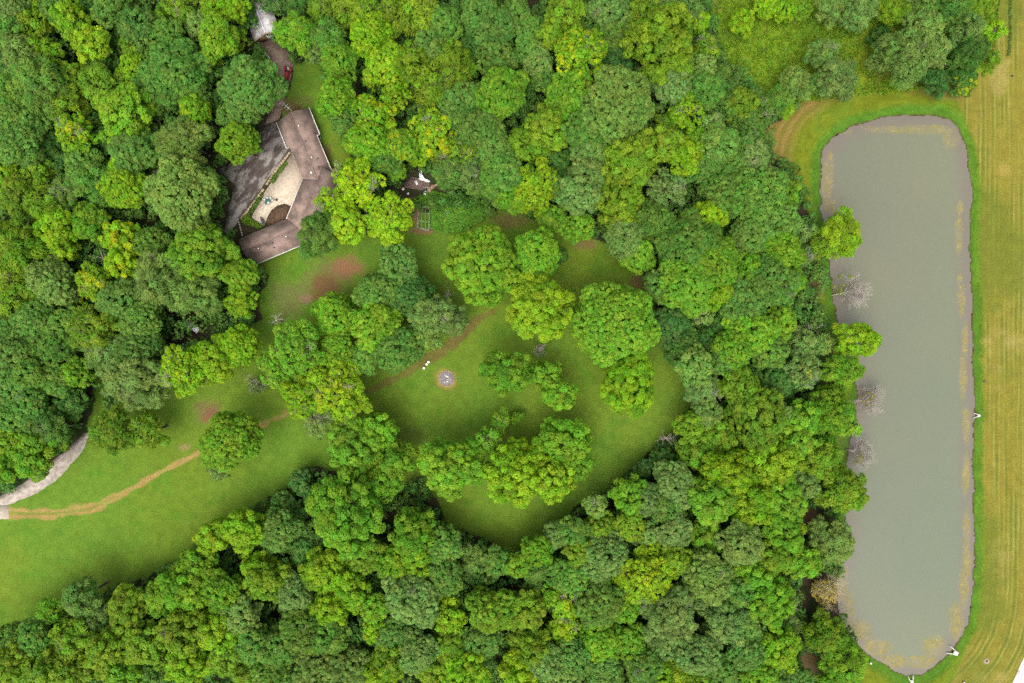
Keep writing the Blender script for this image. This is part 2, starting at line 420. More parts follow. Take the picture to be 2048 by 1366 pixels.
def build_ground():
    st = 0.32
    gx = stretch(-134, 134, st, 2600); gy = stretch(-92, 92, st, 2600)
    X, Y = np.meshgrid(gx, gy)
    x = X.ravel(); y = Y.ravel()
    px = x / S + CX; py = CY - y / S
    n = len(x)
    sd, tpar = pond_sd(x, y)
    out = np.maximum(-sd, 0)
    z = ground_z(sd)
    n1 = fbm(x, y, 14, 1); n2 = fbm(x, y, 3.5, 5); n3 = fbm(x, y, 1.1, 9, 3); n4 = fbm(x, y, 40, 13, 3)
    def mix(a, b_, t): return a * (1 - t[:, None]) + np.asarray(b_)[None, :] * t[:, None]
    def mixc(a, b_, t): return a * (1 - t[:, None]) + b_ * t[:, None]
    # mown lawn
    c = np.tile(np.array([0.086, 0.158, 0.0150]), (n, 1))
    c = mix(c, (0.102, 0.160, 0.015), sstep(0.40, 0.68, n1))
    c = mix(c, (0.096, 0.136, 0.011), sstep(0.50, 0.72, n4) * 0.5)
    c = mix(c, (0.058, 0.146, 0.011), sstep(0.55, 0.75, n2) * 0.5)
    strp = 0.5 + 0.5 * np.sin((x * 0.55 + y * 0.83) * 2 * math.pi / 3.2 + n1 * 7)
    c *= (0.98 + 0.04 * strp)[:, None]
    c *= (0.80 + 0.40 * n3)[:, None]
    # forest floor
    wx = x + (fbm(x, y, 5, 21) - 0.5) * 4.0; wy = y + (fbm(x, y, 5, 33) - 0.5) * 4.0
    open_ = np.zeros(n, bool)
    for p in LAWN: open_ |= inside(p, wx, wy)
    mead = inside(MEADOW, wx, wy)
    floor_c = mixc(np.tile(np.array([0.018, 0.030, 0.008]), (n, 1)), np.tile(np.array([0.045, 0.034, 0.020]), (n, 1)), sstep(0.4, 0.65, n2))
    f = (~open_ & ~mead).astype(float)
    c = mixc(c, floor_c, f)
    # weedy meadow
    mc = np.tile(np.array([0.110, 0.180, 0.010]), (n, 1))
    mc = mix(mc, (0.17, 0.20, 0.014), sstep(0.50, 0.70, n1)); mc = mix(mc, (0.20, 0.16, 0.045), sstep(0.56, 0.72, fbm(x, y, 8, 77)))
    mc = mix(mc, (0.06, 0.13, 0.015), sstep(0.55, 0.7, n2) * 0.6)
    c = mixc(c, mc, mead.astype(float))
    # grass round the pond: lush rim, yellow-green band, then dry hay
    field = inside(LAWN[3], wx, wy)
    east = sstep(1915, 1975, px) if False else None
    o = out + (n2 - 0.5) * 0.8
    hay = np.tile(np.array([0.190, 0.150, 0.022]), (n, 1))
    HL = PW([(1948,-2000),(1948,1170),(1943,1215),(1935,1250),(1920,1280),(1900,1305),(1875,1330),(1850,1345),(1500,1470)])
    dh, _ = seg_dist(HL, x, y)
    warp = dh + (fbm(x, y, 22, 55, 2) - 0.5) * 1.2
    s1 = fbm(warp * 6.0, y * 0.35, 5.0, 61, 3); s2 = 0.5 + 0.5 * np.sin(warp * 2 * math.pi / 1.15)
    hay = mix(hay, (0.115, 0.125, 0.013), sstep(0.42, 0.66, s1) * 0.8)
    hay = mix(hay, (0.300, 0.225, 0.060), sstep(0.62, 0.95, s2 * 0.55 + s1 * 0.55) * 0.75)
    hay = mix(hay, (0.285, 0.205, 0.062), sstep(0.58, 0.76, fbm(x, y, 9, 91)) * 0.6)
    hay = mix(hay, (0.115, 0.125, 0.015), sstep(0.52, 0.70, fbm(x, y, 16, 95)) * 0.75)
    hay *= (0.74 + 0.34 * n3)[:, None] * np.array([0.87, 0.99, 0.95])
    yg = np.tile(np.array([0.110, 0.138, 0.008]), (n, 1)) * (0.8 + 0.4 * n2)[:, None]
    lush = np.tile(np.array([0.055, 0.130, 0.010]), (n, 1)) * (0.8 + 0.4 * n2)[:, None]
    eastf = sstep(1900, 1960, px) * sstep(330, 230, -py + 560)
    ee = sstep(1880, 1940, px)
    h0 = 2.0 * ee + 6.5 * (1 - ee); h1 = 2.9 * ee + 9.5 * (1 - ee)
    t_h = np.clip((o - h0) / (h1 - h0), 0, 1)
    brown = np.tile(np.array([0.180, 0.128, 0.033]), (n, 1))
    s3 = 0.5 + 0.5 * np.sin(o * 2 * math.pi / 2.1)
    brown = mixc(brown, np.tile(np.array([0.110, 0.100, 0.016]), (n, 1)), s3 * 0.8) * (0.8 + 0.4 * n2)[:, None]
    outer = mixc(brown, hay, ee)
    g0 = 1.0 * ee + 1.8 * (1 - ee); g1 = 2.3 * ee + 3.6 * (1 - ee)
    fc = mixc(lush, yg, np.clip((o - g0) / (g1 - g0), 0, 1) * (1 - 0.55 * ee))
    mow = fbm(o * 5.0 + n1 * 2, tpar * 9.0, 3.0, 131, 3)
    fc = fc * (0.72 + 0.56 * mow)[:, None]
    fc = mix(fc, (0.062, 0.120, 0.012), sstep(0.55, 0.75, n2) * 0.5)
    fc = mixc(fc, outer, t_h)
    c = mixc(c, fc, field.astype(float))
    # far outside the picture: soft green country
    far_c = np.tile(np.array([0.062, 0.115, 0.016]), (n, 1)) * (0.7 + 0.6 * n4)[:, None]
    c = mixc(c, far_c, sstep(150, 260, np.maximum(np.abs(x), np.abs(y) * 1.25)))
    # bare and worn spots
    for (sx, sy, rx, ry, colr, k) in SPOTS:
        d = np.hypot((px - sx) / rx, (py - sy) / ry)
        w = k * (1 - sstep(0.45, 1.25, d + (n2 - 0.5) * 0.9 + (n3 - 0.5) * 0.5))
        c = mix(c, tuple(0.64 * q for q in colr), w)
    # worn track across the lawn
    d, t = seg_dist(TRACK, x, y)
    nseg = len(TRACK) - 1
    tk = t / nseg
    wid = np.interp(tk, [0, 0.18, 0.28, 0.42, 0.55, 0.62, 0.75, 0.9, 1.0], [1.35, 1.3, 0.7, 0.75, 0.9, 0.9, 1.5, 1.5, 0.7])
    wt = 1 - sstep(0.55, 1.15, d / wid + (n2 - 0.5) * 1.5 + (n3 - 0.5) * 1.1)
    mid = np.interp(tk, [0, 0.2, 0.27, 0.5, 0.6, 1.0], [0.7, 0.55, 0.0, 0.0, 0.25, 0.0])
    wt *= 1 - mid * (1 - sstep(0.10, 0.4, d / wid))
    straw = np.array([0.285, 0.185, 0.065]); red = np.array([0.125, 0.080, 0.028])
    kk = sstep(0.45, 0.62, tk)
    tc = straw[None, :] * (1 - kk[:, None]) + red[None, :] * kk[:, None]
    strength = np.interp(tk, [0, 0.3, 0.45, 0.55, 0.62, 0.9, 1.0], [0.85, 0.85, 0.7, 0.5, 0.65, 0.8, 0.55])
    c = mixc(c, tc * (0.75 + 0.5 * n3)[:, None], wt * strength)
    # waterline soil
    rim = np.exp(-((sd + 0.10) / 0.30) ** 2)
    c = mix(c, (0.060, 0.040, 0.016), np.clip(rim * 1.3, 0, 1))
    c = mix(c, (0.20, 0.165, 0.12), sstep(0.05, 0.4, sd))
    c = np.clip(c, 0.004, 0.9)
    ny, nx = len(gy), len(gx)
    idx = np.arange(n).reshape(ny, nx)
    faces = np.stack([idx[:-1, :-1], idx[:-1, 1:], idx[1:, 1:], idx[1:, :-1]], -1).reshape(-1, 4)
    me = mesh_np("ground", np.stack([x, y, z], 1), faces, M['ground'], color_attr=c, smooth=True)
    o_ = bpy.data.objects.new("ground", me); COL.objects.link(o_)
    tag(o_, kind='structure')
build_ground()

# ------------------------------------------------------------------ pond water and algae
def algae_field(x, y, sd):
    px = x / S + CX; py = CY - y / S
    a = np.zeros(x.shape)
    for (ax, ay, rx, ry, k) in ((1780,258,50,7,.75),(1850,258,55,9,.9),(1905,275,16,22,.8),(1690,262,20,7,.7),(1655,370,12,60,.75),(1668,420,12,30,.6),(1662,330,8,30,.6),
        (1922,415,7,16,.9),(1920,470,8,40,.85),(1922,560,6,12,.8),(1926,600,8,40,.7),(1932,680,7,40,.8),(1928,750,8,45,.9),(1935,850,8,40,.9),(1934,950,7,45,.95),(1936,1060,8,40,.9),(1936,1120,9,40,.9),(1930,1180,10,45,.9),(1915,1245,14,36,.95),(1870,1295,22,22,1.),(1845,1325,28,14,.95),(1790,1325,30,14,1.),(1755,1298,30,18,1.),(1722,1262,22,20,.95),(1700,1235,14,26,.8),(1690,1160,10,30,.7),(1692,1200,14,30,.6),(1680,480,12,20,.4),(1680,500,10,20,.4)):
        d = np.hypot((px - ax) / rx, (py - ay) / ry)
        a = np.maximum(a, k * (1 - sstep(0.5, 1.35, d)))
    return a

def build_pond():
    st = 0.32
    gx = np.arange(72, 114.5, st); gy = np.arange(-84, 58, st)
    X, Y = np.meshgrid(gx, gy); x = X.ravel(); y = Y.ravel(); n = len(x)
    sd, _ = pond_sd(x, y)
    keep = sd > -1.0
    al = algae_field(x, y, sd)
    nn = fbm(x, y, 2.0, 201, 4); n8 = fbm(x, y, 25, 207, 3)
    c = np.tile(np.array([0.116, 0.126, 0.080]), (n, 1))
    c = c * (1 + (n8 - 0.5)[:, None] * np.array([0.25, 0.10, 0.0]) + (fbm(x, y, 60, 209, 2) - 0.5)[:, None] * np.array([0.0, 0.22, 0.10]))
    sh = 1 - sstep(0.3, 5.0, sd)
    c = c * (1 - 0.8 * sh[:, None]) + np.array([0.128, 0.105, 0.084]) * 0.8 * sh[:, None]
    aw = np.clip(al * sstep(0.26, 0.56, nn + al * 0.22), 0, 1) * 0.5
    c = c * (1 - aw[:, None]) + np.array([0.190, 0.165, 0.062]) * aw[:, None]
    ny, nx = len(gy), len(gx)
    idx = np.arange(n).reshape(ny, nx); kp = keep.reshape(ny, nx)
    fk = kp[:-1, :-1] & kp[:-1, 1:] & kp[1:, 1:] & kp[1:, :-1]
    faces = np.stack([idx[:-1, :-1], idx[:-1, 1:], idx[1:, 1:], idx[1:, :-1]], -1)[fk]
    used = np.unique(faces); remap = np.zeros(n, int); remap[used] = np.arange(len(used))
    m = vcol_material("pond_water", fine=0.05, scale=1.2, rough=0.16, bump=0.05, spec=0.5)
    me = mesh_np("pond_water", np.stack([x, y, np.full(n, WATER_Z)], 1)[used], remap[faces], m, color_attr=c[used], smooth=True)
    o = bpy.data.objects.new("pond_water", me); COL.objects.link(o); tag(o, kind='structure')
    # floating algae: many small mats
    r = np.random.RandomState(5)
    N = 150000
    qx = r.uniform(74, 112, N); qy = r.uniform(-82, 55, N)
    sd, _ = pond_sd(qx, qy)
    a = algae_field(qx, qy, sd); nn = fbm(qx, qy, 2.2, 222, 5)
    ok = (sd > 0.5) & (r.rand(N) < a * sstep(0.40, 0.68, nn + 0.12 * a) * 0.8)
    qx, qy = qx[ok], qy[ok]; k = len(qx)
    V = []; ang = r.uniform(0, 6.28, k); rad = r.uniform(0.05, 0.20, k)
    for i in range(6):
        rr = rad * r.uniform(0.55, 1.2, k)
        V.append(np.stack([qx + rr * np.cos(ang + i * math.pi / 3), qy + rr * np.sin(ang + i * math.pi / 3), np.full(k, WATER_Z + 0.012) + r.rand(k) * 0.02], 1))
    V = np.stack(V, 1).reshape(-1, 3)
    F = np.arange(k * 6).reshape(k, 6)
    me = mesh_np("pond_algae", V, F, noise_mat("algae", (0.165, 0.150, 0.045), (0.255, 0.205, 0.070), 0.6, 0.9))
    o = bpy.data.objects.new("pond_algae", me); COL.objects.link(o)
    tag(o, "yellowish algae mats floating along the pond edges", "algae", kind='stuff')
build_pond()

# ------------------------------------------------------------------ drives, patio, road
def sheet(name, px_poly, z, mat, t=0.05):
    pts = PW(px_poly)
    area = sum(pts[i][0] * pts[(i + 1) % len(pts)][1] - pts[(i + 1) % len(pts)][0] * pts[i][1] for i in range(len(pts)))
    if area < 0: pts = pts[::-1]
    o = MB().prism([tuple(p) for p in pts], z - t, z).build(name, mat)
    return tag(o, kind='structure')

def rough_edge(px_poly, step=5.0, amp=1.6, seed=3):
    r = random.Random(seed); out = []
    n = len(px_poly)
    for i in range(n):
        a = px_poly[i]; b_ = px_poly[(i + 1) % n]
        L = math.hypot(b_[0] - a[0], b_[1] - a[1]); k = max(1, int(L / step))
        for j in range(k):
            t = j / k
            out.append((a[0] + (b_[0] - a[0]) * t + r.uniform(-amp, amp), a[1] + (b_[1] - a[1]) * t + r.uniform(-amp, amp)))
    return out

def asphalt_mat():
    m, nt, b = new_mat("worn_asphalt")
    L = nt.links
    tc = nt.nodes.new("ShaderNodeTexCoord")
    mp = nt.nodes.new("ShaderNodeMapping"); mp.vector_type = 'TEXTURE'; mp.inputs['Rotation'].default_value = (0, 0, math.radians(50)); mp.inputs['Scale'].default_value = (2.2, 0.9, 1)
    L.new(tc.outputs['Object'], mp.inputs['Vector'])
    n = nt.nodes.new("ShaderNodeTexNoise"); n.inputs['Scale'].default_value = 0.42; n.inputs['Detail'].default_value = 8; n.inputs['Roughness'].default_value = 0.68
    L.new(mp.outputs[0], n.inputs['Vector'])
    r = nt.nodes.new("ShaderNodeValToRGB")
    e = r.color_ramp.elements
    e[0].position = 0.42; e[0].color = (0.070, 0.054, 0.047, 1)
    e[1].position = 0.54; e[1].color = (0.23, 0.21, 0.185, 1)
    k = r.color_ramp.elements.new(0.49); k.color = (0.10, 0.082, 0.072, 1)
    L.new(n.outputs['Fac'], r.inputs['Fac']); L.new(r.outputs['Color'], b.inputs['Base Color'])
    b.inputs['Roughness'].default_value = 0.9; b.inputs['Specular IOR Level'].default_value = 0.2
    return m
sheet("yard_ground", rough_edge(YARD_PX, 6, 1.5, 4), 0.012, noise_mat("yard_gravel", (0.13, 0.085, 0.065), (0.24, 0.18, 0.14), 1.2, 0.95))
sheet("driveway", rough_edge(ASPHALT_PX, 6, 1.0, 5), 0.030, asphalt_mat())
sheet("patio", PATIO_PX, 0.060, noise_mat("stamped_concrete", (0.42, 0.335, 0.24), (0.62, 0.52, 0.40), 1.6, 0.85, detail=7, lo=0.30, hi=0.62))
sheet("mulch_bed", [(582,412),(569,407),(555,411),(543,420),(535,434),(531,446),(552,448),(573,440)], 0.045, noise_mat("mulch", (0.055, 0.032, 0.018), (0.14, 0.085, 0.05), 1.5, 0.95))
sheet("gravel_drive", rough_edge(GRAVEL_PX, 7, 1.3, 8), 0.012, noise_mat("gravel", (0.22, 0.18, 0.15), (0.42, 0.37, 0.31), 0.9, 0.95, detail=8))
sheet("concrete_apron", [(-60,1012),(17,1010),(18,1038),(-60,1040)], 0.020, noise_mat("apron_concrete", (0.36, 0.30, 0.23), (0.46, 0.40, 0.32), 1.5, 0.9))
sheet("road", [(2055,1306),(2030,1366),(2010,1440),(1990,1560),(2200,1560),(2300,1200),(2120,1200)], 0.016, noise_mat("road_concrete", (0.50, 0.48, 0.50), (0.60, 0.58, 0.59), 1.0, 0.85))
kb = MB(); kp = PW([(2062,1285),(2050,1308),(2036,1340),(2024,1368),(2006,1440),(1984,1560)])
for i in range(len(kp) - 1):
    a, b_ = kp[i], kp[i + 1]; d = b_ - a; nrm = np.array([-d[1], d[0]]) / np.linalg.norm(d)
    kb.prism([tuple(a), tuple(b_), tuple(b_ + nrm * 0.45), tuple(a + nrm * 0.45)], -0.05, 0.12)
tag(kb.build("kerb", M['concrete']), kind='structure')

# ------------------------------------------------------------------ foliage meshes
def leaf_quads(r, cen, nrm, length, width, long_dir=None):
    n = len(cen)
    nrm = nrm / np.maximum(np.linalg.norm(nrm, axis=1, keepdims=True), 1e-6)
    ref = r.normal(size=(n, 3)) if long_dir is None else long_dir + 0.35 * r.normal(size=(n, 3))
    t = ref - (ref * nrm).sum(1, keepdims=True) * nrm
    t /= np.maximum(np.linalg.norm(t, axis=1, keepdims=True), 1e-6)
    b_ = np.cross(nrm, t)
    L = (length * r.uniform(0.7, 1.3, n))[:, None] * 0.5; W = (width * r.uniform(0.7, 1.3, n))[:, None] * 0.5
    V = np.stack([cen - t * L, cen + b_ * W, cen + t * L, cen - b_ * W], 1)
    return V.reshape(-1, 3), np.arange(n * 4).reshape(n, 4)

def rand_dirs(r, n):
    d = r.normal(size=(n, 3)); return d / np.linalg.norm(d, axis=1, keepdims=True)

def bumps_to_leaves(r, bc, bn, rb, b_id, leafL, leafW, lai, feather=False):
    """fill each little foliage clump (centre, outward normal, radius) with leaf faces"""
    area = 0.5 * leafL * leafW
    cnt = np.maximum(6, (2 * math.pi * rb ** 2 * lai / area)).astype(int)
    rep = np.repeat(np.arange(len(bc)), cnt)
    d = rand_dirs(r, len(rep))
    nn = bn[rep]
    dot = (d * nn).sum(1)
    flip = dot < -0.25
    d[flip] -= 2 * dot[flip][:, None] * nn[flip]
    rad = rb[rep] * r.uniform(0.72, 1.08, len(rep))
    pos = bc[rep] + d * rad[:, None]
    if feather:
        nrm = d + 0.5 * r.normal(size=d.shape) + np.array([0, 0, 0.7])
        ld = d * 0.7 + nn * 0.8; ld[:, 2] -= 0.35
        V, F = leaf_quads(r, pos, nrm, leafL, leafW, ld)
    else:
        V, F = leaf_quads(r, pos, d + 0.40 * r.normal(size=d.shape) + np.array([0, 0, 0.55]), leafL, leafW)
    b = np.repeat(b_id[rep], 4); v = np.repeat(np.clip(r.normal(0.5, 0.25, len(rep)) * 0.5 + 0.5 * r.rand(len(bc))[rep], 0, 1), 4)
    return V, F, b, v

def make_crown(seed, R, kind):
    r = np.random.RandomState(seed)
    lobes = []
    if kind == 'open':
        nl = int(9 + 2.2 * R)
        for i in range(nl):
            a = i * 2.399 + r.uniform(-0.4, 0.4); q = math.sqrt((i + 0.5) / nl)
            lobes.append((0.80 * R * q * math.cos(a), 0.80 * R * q * math.sin(a), R * (0.55 - 0.75 * q * q + r.uniform(-0.16, 0.16)), R * r.uniform(0.16, 0.25)))
    else:
        core = 0.62 if kind != 'feath' else 0.55
        lobes.append((0, 0, 0.05 * R, core * R))
        nl = int((7 if kind == 'dome' else 8) + 1.1 * R)
        ecc = r.uniform(0.82, 1.0) if R < 9 else 1.0; ph = r.uniform(0, 6.28)
        for i in range(nl):
            a = i * 2.399 + r.uniform(-0.3, 0.3); q = math.sqrt((i + 0.7) / nl)
            lr = R * (r.uniform(0.26, 0.36) if kind == 'dome' else r.uniform(0.22, 0.36))
            dist = q * (R * (r.uniform(0.98, 1.02) if R > 9 and kind == 'dome' else r.uniform(0.92, 1.08) if kind == 'dome' else r.uniform(0.82, 1.16)) - lr)
            dx, dy = dist * math.cos(a), dist * math.sin(a)
            u = dx * math.cos(ph) + dy * math.sin(ph); w = -dx * math.sin(ph) + dy * math.cos(ph); w *= ecc
            dx, dy = u * math.cos(ph) - w * math.sin(ph), u * math.sin(ph) + w * math.cos(ph)
            lobes.append((dx, dy, R * (0.50 - 0.62 * q * q + r.uniform(-0.10, 0.10) * (1 if kind == 'dome' else 1.8)), lr))
        for i in range(int(4 + R * 0.5)):   # lower skirt
            a = r.uniform(0, 6.28); lr = R * r.uniform(0.2, 0.3); dist = 0.72 * R - lr * 0.4
            lobes.append((dist * math.cos(a), dist * math.sin(a), -0.38 * R, lr))
    Lb = np.array(lobes)
    rbm = {'lump': (0.55, 1.0), 'dome': (0.36, 0.62), 'feath': (0.55, 1.0), 'open': (0.34, 0.62)}[kind]
    bc = []; bn = []
    for k in range(len(Lb)):
        c, lr = Lb[k, :3], Lb[k, 3]
        rbavg = (rbm[0] + rbm[1]) / 2
        m = int(4 * math.pi * lr ** 2 * {'lump': 2.6, 'dome': 3.0, 'feath': 2.2, 'open': 2.2}[kind] / (math.pi * rbavg ** 2))
        m = max(m, 6)
        d = rand_dirs(r, m); d = d[d[:, 2] > -0.45]
        p = c + d * (lr - rbavg * 0.35) * r.uniform(0.90, 1.06, len(d))[:, None]
        ok = np.ones(len(p), bool)
        for j in range(len(Lb)):
            if j != k: ok &= np.linalg.norm(p - Lb[j, :3], axis=1) > Lb[j, 3] * 0.82
        bc.append(p[ok]); bn.append(d[ok])
    bc = np.concatenate(bc); bn = np.concatenate(bn) + np.array([0, 0, 0.45]); bn /= np.linalg.norm(bn, axis=1, keepdims=True)
    # thin out overlapping clumps so that they stay readable, with gaps between
    rb = r.uniform(*rbm, len(bc))
    keep = np.ones(len(bc), bool); fct = {'lump': 0.66, 'dome': 0.58, 'feath': 0.6, 'open': 0.5}[kind]
    for i in range(len(bc)):
        if keep[i]:
            near = np.linalg.norm(bc - bc[i], axis=1) < fct * (rb + rb[i]); near[:i + 1] = False
            keep &= ~near
    bc, bn, rb = bc[keep], bn[keep], rb[keep]
    b_id = np.clip(vn3(bc, 0.35 * R, seed) * 0.55 + r.rand(len(bc)) * 0.45, 0, 1)
    o = np.argsort(np.argsort(b_id)) / max(1, len(b_id) - 1)
    if kind == 'feath':
        V, F, b, v = bumps_to_leaves(r, bc, bn, rb, o, 0.85, 0.20, 1.3, True)
    else:
        V, F, b, v = bumps_to_leaves(r, bc, bn, rb, o, 0.43, 0.29, {'lump': 1.7, 'dome': 1.7, 'open': 1.3}[kind])
    # inner leaves that close the crown
    if kind != 'open':
        q = int(26 * R ** 2 * 0.5)
        k = r.randint(0, len(Lb), q)
        p = Lb[k, :3] + rand_dirs(r, q) * (Lb[k, 3] * r.uniform(0.3, 0.85, q))[:, None]
        V2, F2 = leaf_quads(r, p, rand_dirs(r, q) + np.array([0, 0, 1.0]), 0.95, 0.65)
        F = np.concatenate([F, F2 + len(V)]); V = np.concatenate([V, V2])
        b = np.concatenate([b, np.repeat(np.clip(r.rand(q), 0.3, 1), 4)]); v = np.concatenate([v, np.repeat(r.uniform(0.2, 0.7, q), 4)])
    me = mesh_np("crown", V, F, M['leaf'], point_attr={'b': b, 'v': v})
    return me, Lb

def vn3(p, cell, seed):
    return 0.5 * (vnoise(p[:, 0] + p[:, 2] * 0.7, p[:, 1] - p[:, 2] * 0.4, cell, seed) + vnoise(p[:, 1] + 31, p[:, 2] + p[:, 0] * 0.3, cell, seed + 1))

def limb(mb, a, b_, r0, r1, r, n=6, seg=3, sag=0.1):
    a = np.array(a, float); b_ = np.array(b_, float); L = np.linalg.norm(b_ - a)
    pts = [a]
    for i in range(1, seg): pts.append(a + (b_ - a) * i / seg + r.normal(size=3) * L * sag * 0.5)
    pts.append(b_)
    for i in range(seg):
        mb.tube(pts[i], pts[i + 1], r0 + (r1 - r0) * i / seg, r0 + (r1 - r0) * (i + 1) / seg, n, cap=(i == 0))
    return pts

def make_trunk(seed, R, Lb, clear, twigs=False):
    """trunk from z=-(R*0.85 offset ...) : crown origin is z=0, the ground lies at -clear"""
    r = np.random.RandomState(seed + 9000)
    mb = MB()
    r0 = 0.035 * R + 0.10
    fork = -0.30 * R
    mb.tube((0, 0, -clear - 0.4), (0, 0, -clear + 0.5), r0 * 1.55, r0 * 1.05, 9)
    mb.tube((0, 0, -clear + 0.5), (r.normal() * 0.1, r.normal() * 0.1, fork), r0 * 1.05, r0 * 0.8, 9)
    for k in range(len(Lb)):
        if Lb[k, 2] < -0.3 * R or k == 0: continue
        pts = limb(mb, (0, 0, fork), Lb[k, :3], r0 * 0.45, r0 * 0.10 + 0.02, r, 5, 3)
        if twigs:
            for i in range(4):
                tip = Lb[k, :3] + rand_dirs(r, 1)[0] * Lb[k, 3] * r.uniform(0.8, 1.5) + np.array([0, 0, 0.1])
                limb(mb, pts[2] + (pts[3] - pts[2]) * r.rand(), tip, r0 * 0.14 + 0.02, 0.02, r, 4, 2)
    return mesh_np("trunk", np.array(mb.v), mb.f, M['bark'])

def dead_mesh(seed, R, hgt, mat, levels=4, thick=1.0, spread=0.55, kids=(4, 6), lean=(0, 0)):
    r = np.random.RandomState(seed); mb = MB()
    def grow(p, d, L, rad, lev):
        n = 2 if lev < levels else 1
        q = p
        for i in range(n):
            d2 = d + r.normal(size=3) * 0.16; d2 /= np.linalg.norm(d2)
            e = q + d2 * L / n
            mb.tube(q, e, max(rad * (1 - 0.3 * i), 0.012), max(rad * (1 - 0.3 * (i + 1)), 0.010), 6 if lev < 2 else 3, cap=False)
            q = e; d = d2
        if lev == levels: return
        for i in range(r.randint(kids[0], kids[1] + 1)):
            dd = d * (1 - spread) + rand_dirs(r, 1)[0] * spread * 1.25 + np.array([0, 0, 0.12])
            dd /= np.linalg.norm(dd)
            st = p + (q - p) * r.uniform(0.45, 1.0)
            grow(st, dd, L * r.uniform(0.5, 0.78), rad * 0.48, lev + 1)
    tr = 0.03 * R * thick + 0.06
    base = np.array([0, 0, -0.3]); top = np.array([lean[0], lean[1], hgt * 0.42])
    mb.tube(base, top, tr * 1.4, tr, 8)
    for i in range(6 + int(R)):
        a = i * 2.399; el = r.uniform(0.25, 1.2)
        d = np.array([math.cos(a) * math.cos(el) + lean[0] * 0.25, math.sin(a) * math.cos(el) + lean[1] * 0.25, math.sin(el)]); d /= np.linalg.norm(d)
        grow(base + (top - base) * r.uniform(0.6, 1.0), d, R * r.uniform(0.42, 0.6), tr * 0.55, 1)
    return mesh_np("branches", np.array(mb.v), mb.f, mat)

TWIGS = [dead_mesh(500 + q, 1.9, 1.6, M['twig'], 3, 0.25, 0.40, (3, 4)) for q in range(4)]
for q in TWIGS: q.name = 'bare_twigs'
SIZES = [(2.4, 3), (3.8, 4), (5.3, 5), (7.0, 4), (9.4, 1)]
LIB = {}
def library(kind, si):
    key = (kind, si)
    if key not in LIB:
        out = []
        R, nv = SIZES[si]
        for k in range(nv):
            sd_ = 100 * si + 17 * k + {'lump': 1, 'dome': 2, 'feath': 3, 'open': 4}[kind]
            me, Lb = make_crown(sd_, R, kind)
            out.append((me, make_trunk(sd_, R, Lb, 1.2 * R + 2.4, kind in ('open', 'feath')), R))
        LIB[key] = out
    return LIB[key]

# colours: linear leaf albedo
CC = {'L': (0.108, 0.200, 0.0060), 'B': (0.082, 0.175, 0.0090), 'G': (0.064, 0.136, 0.0180), 'D': (0.044, 0.106, 0.0170),
      'S': (0.088, 0.152, 0.0280), 'O': (0.089, 0.158, 0.0080), 'Y': (0.136, 0.236, 0.0060)}
CNAME = {'L': 'lime-green', 'B': 'bright-green', 'G': 'mid-green', 'D': 'dark-green', 'S': 'grey-green', 'O': 'olive-green', 'Y': 'yellow-green'}
DEFK = {'L': 'lump', 'B': 'lump', 'G': 'dome', 'D': 'dome', 'S': 'dome', 'O': 'lump', 'Y': 'open'}
KIND = {'l': 'lump', 'd': 'dome', 'f': 'feath', 'o': 'open'}

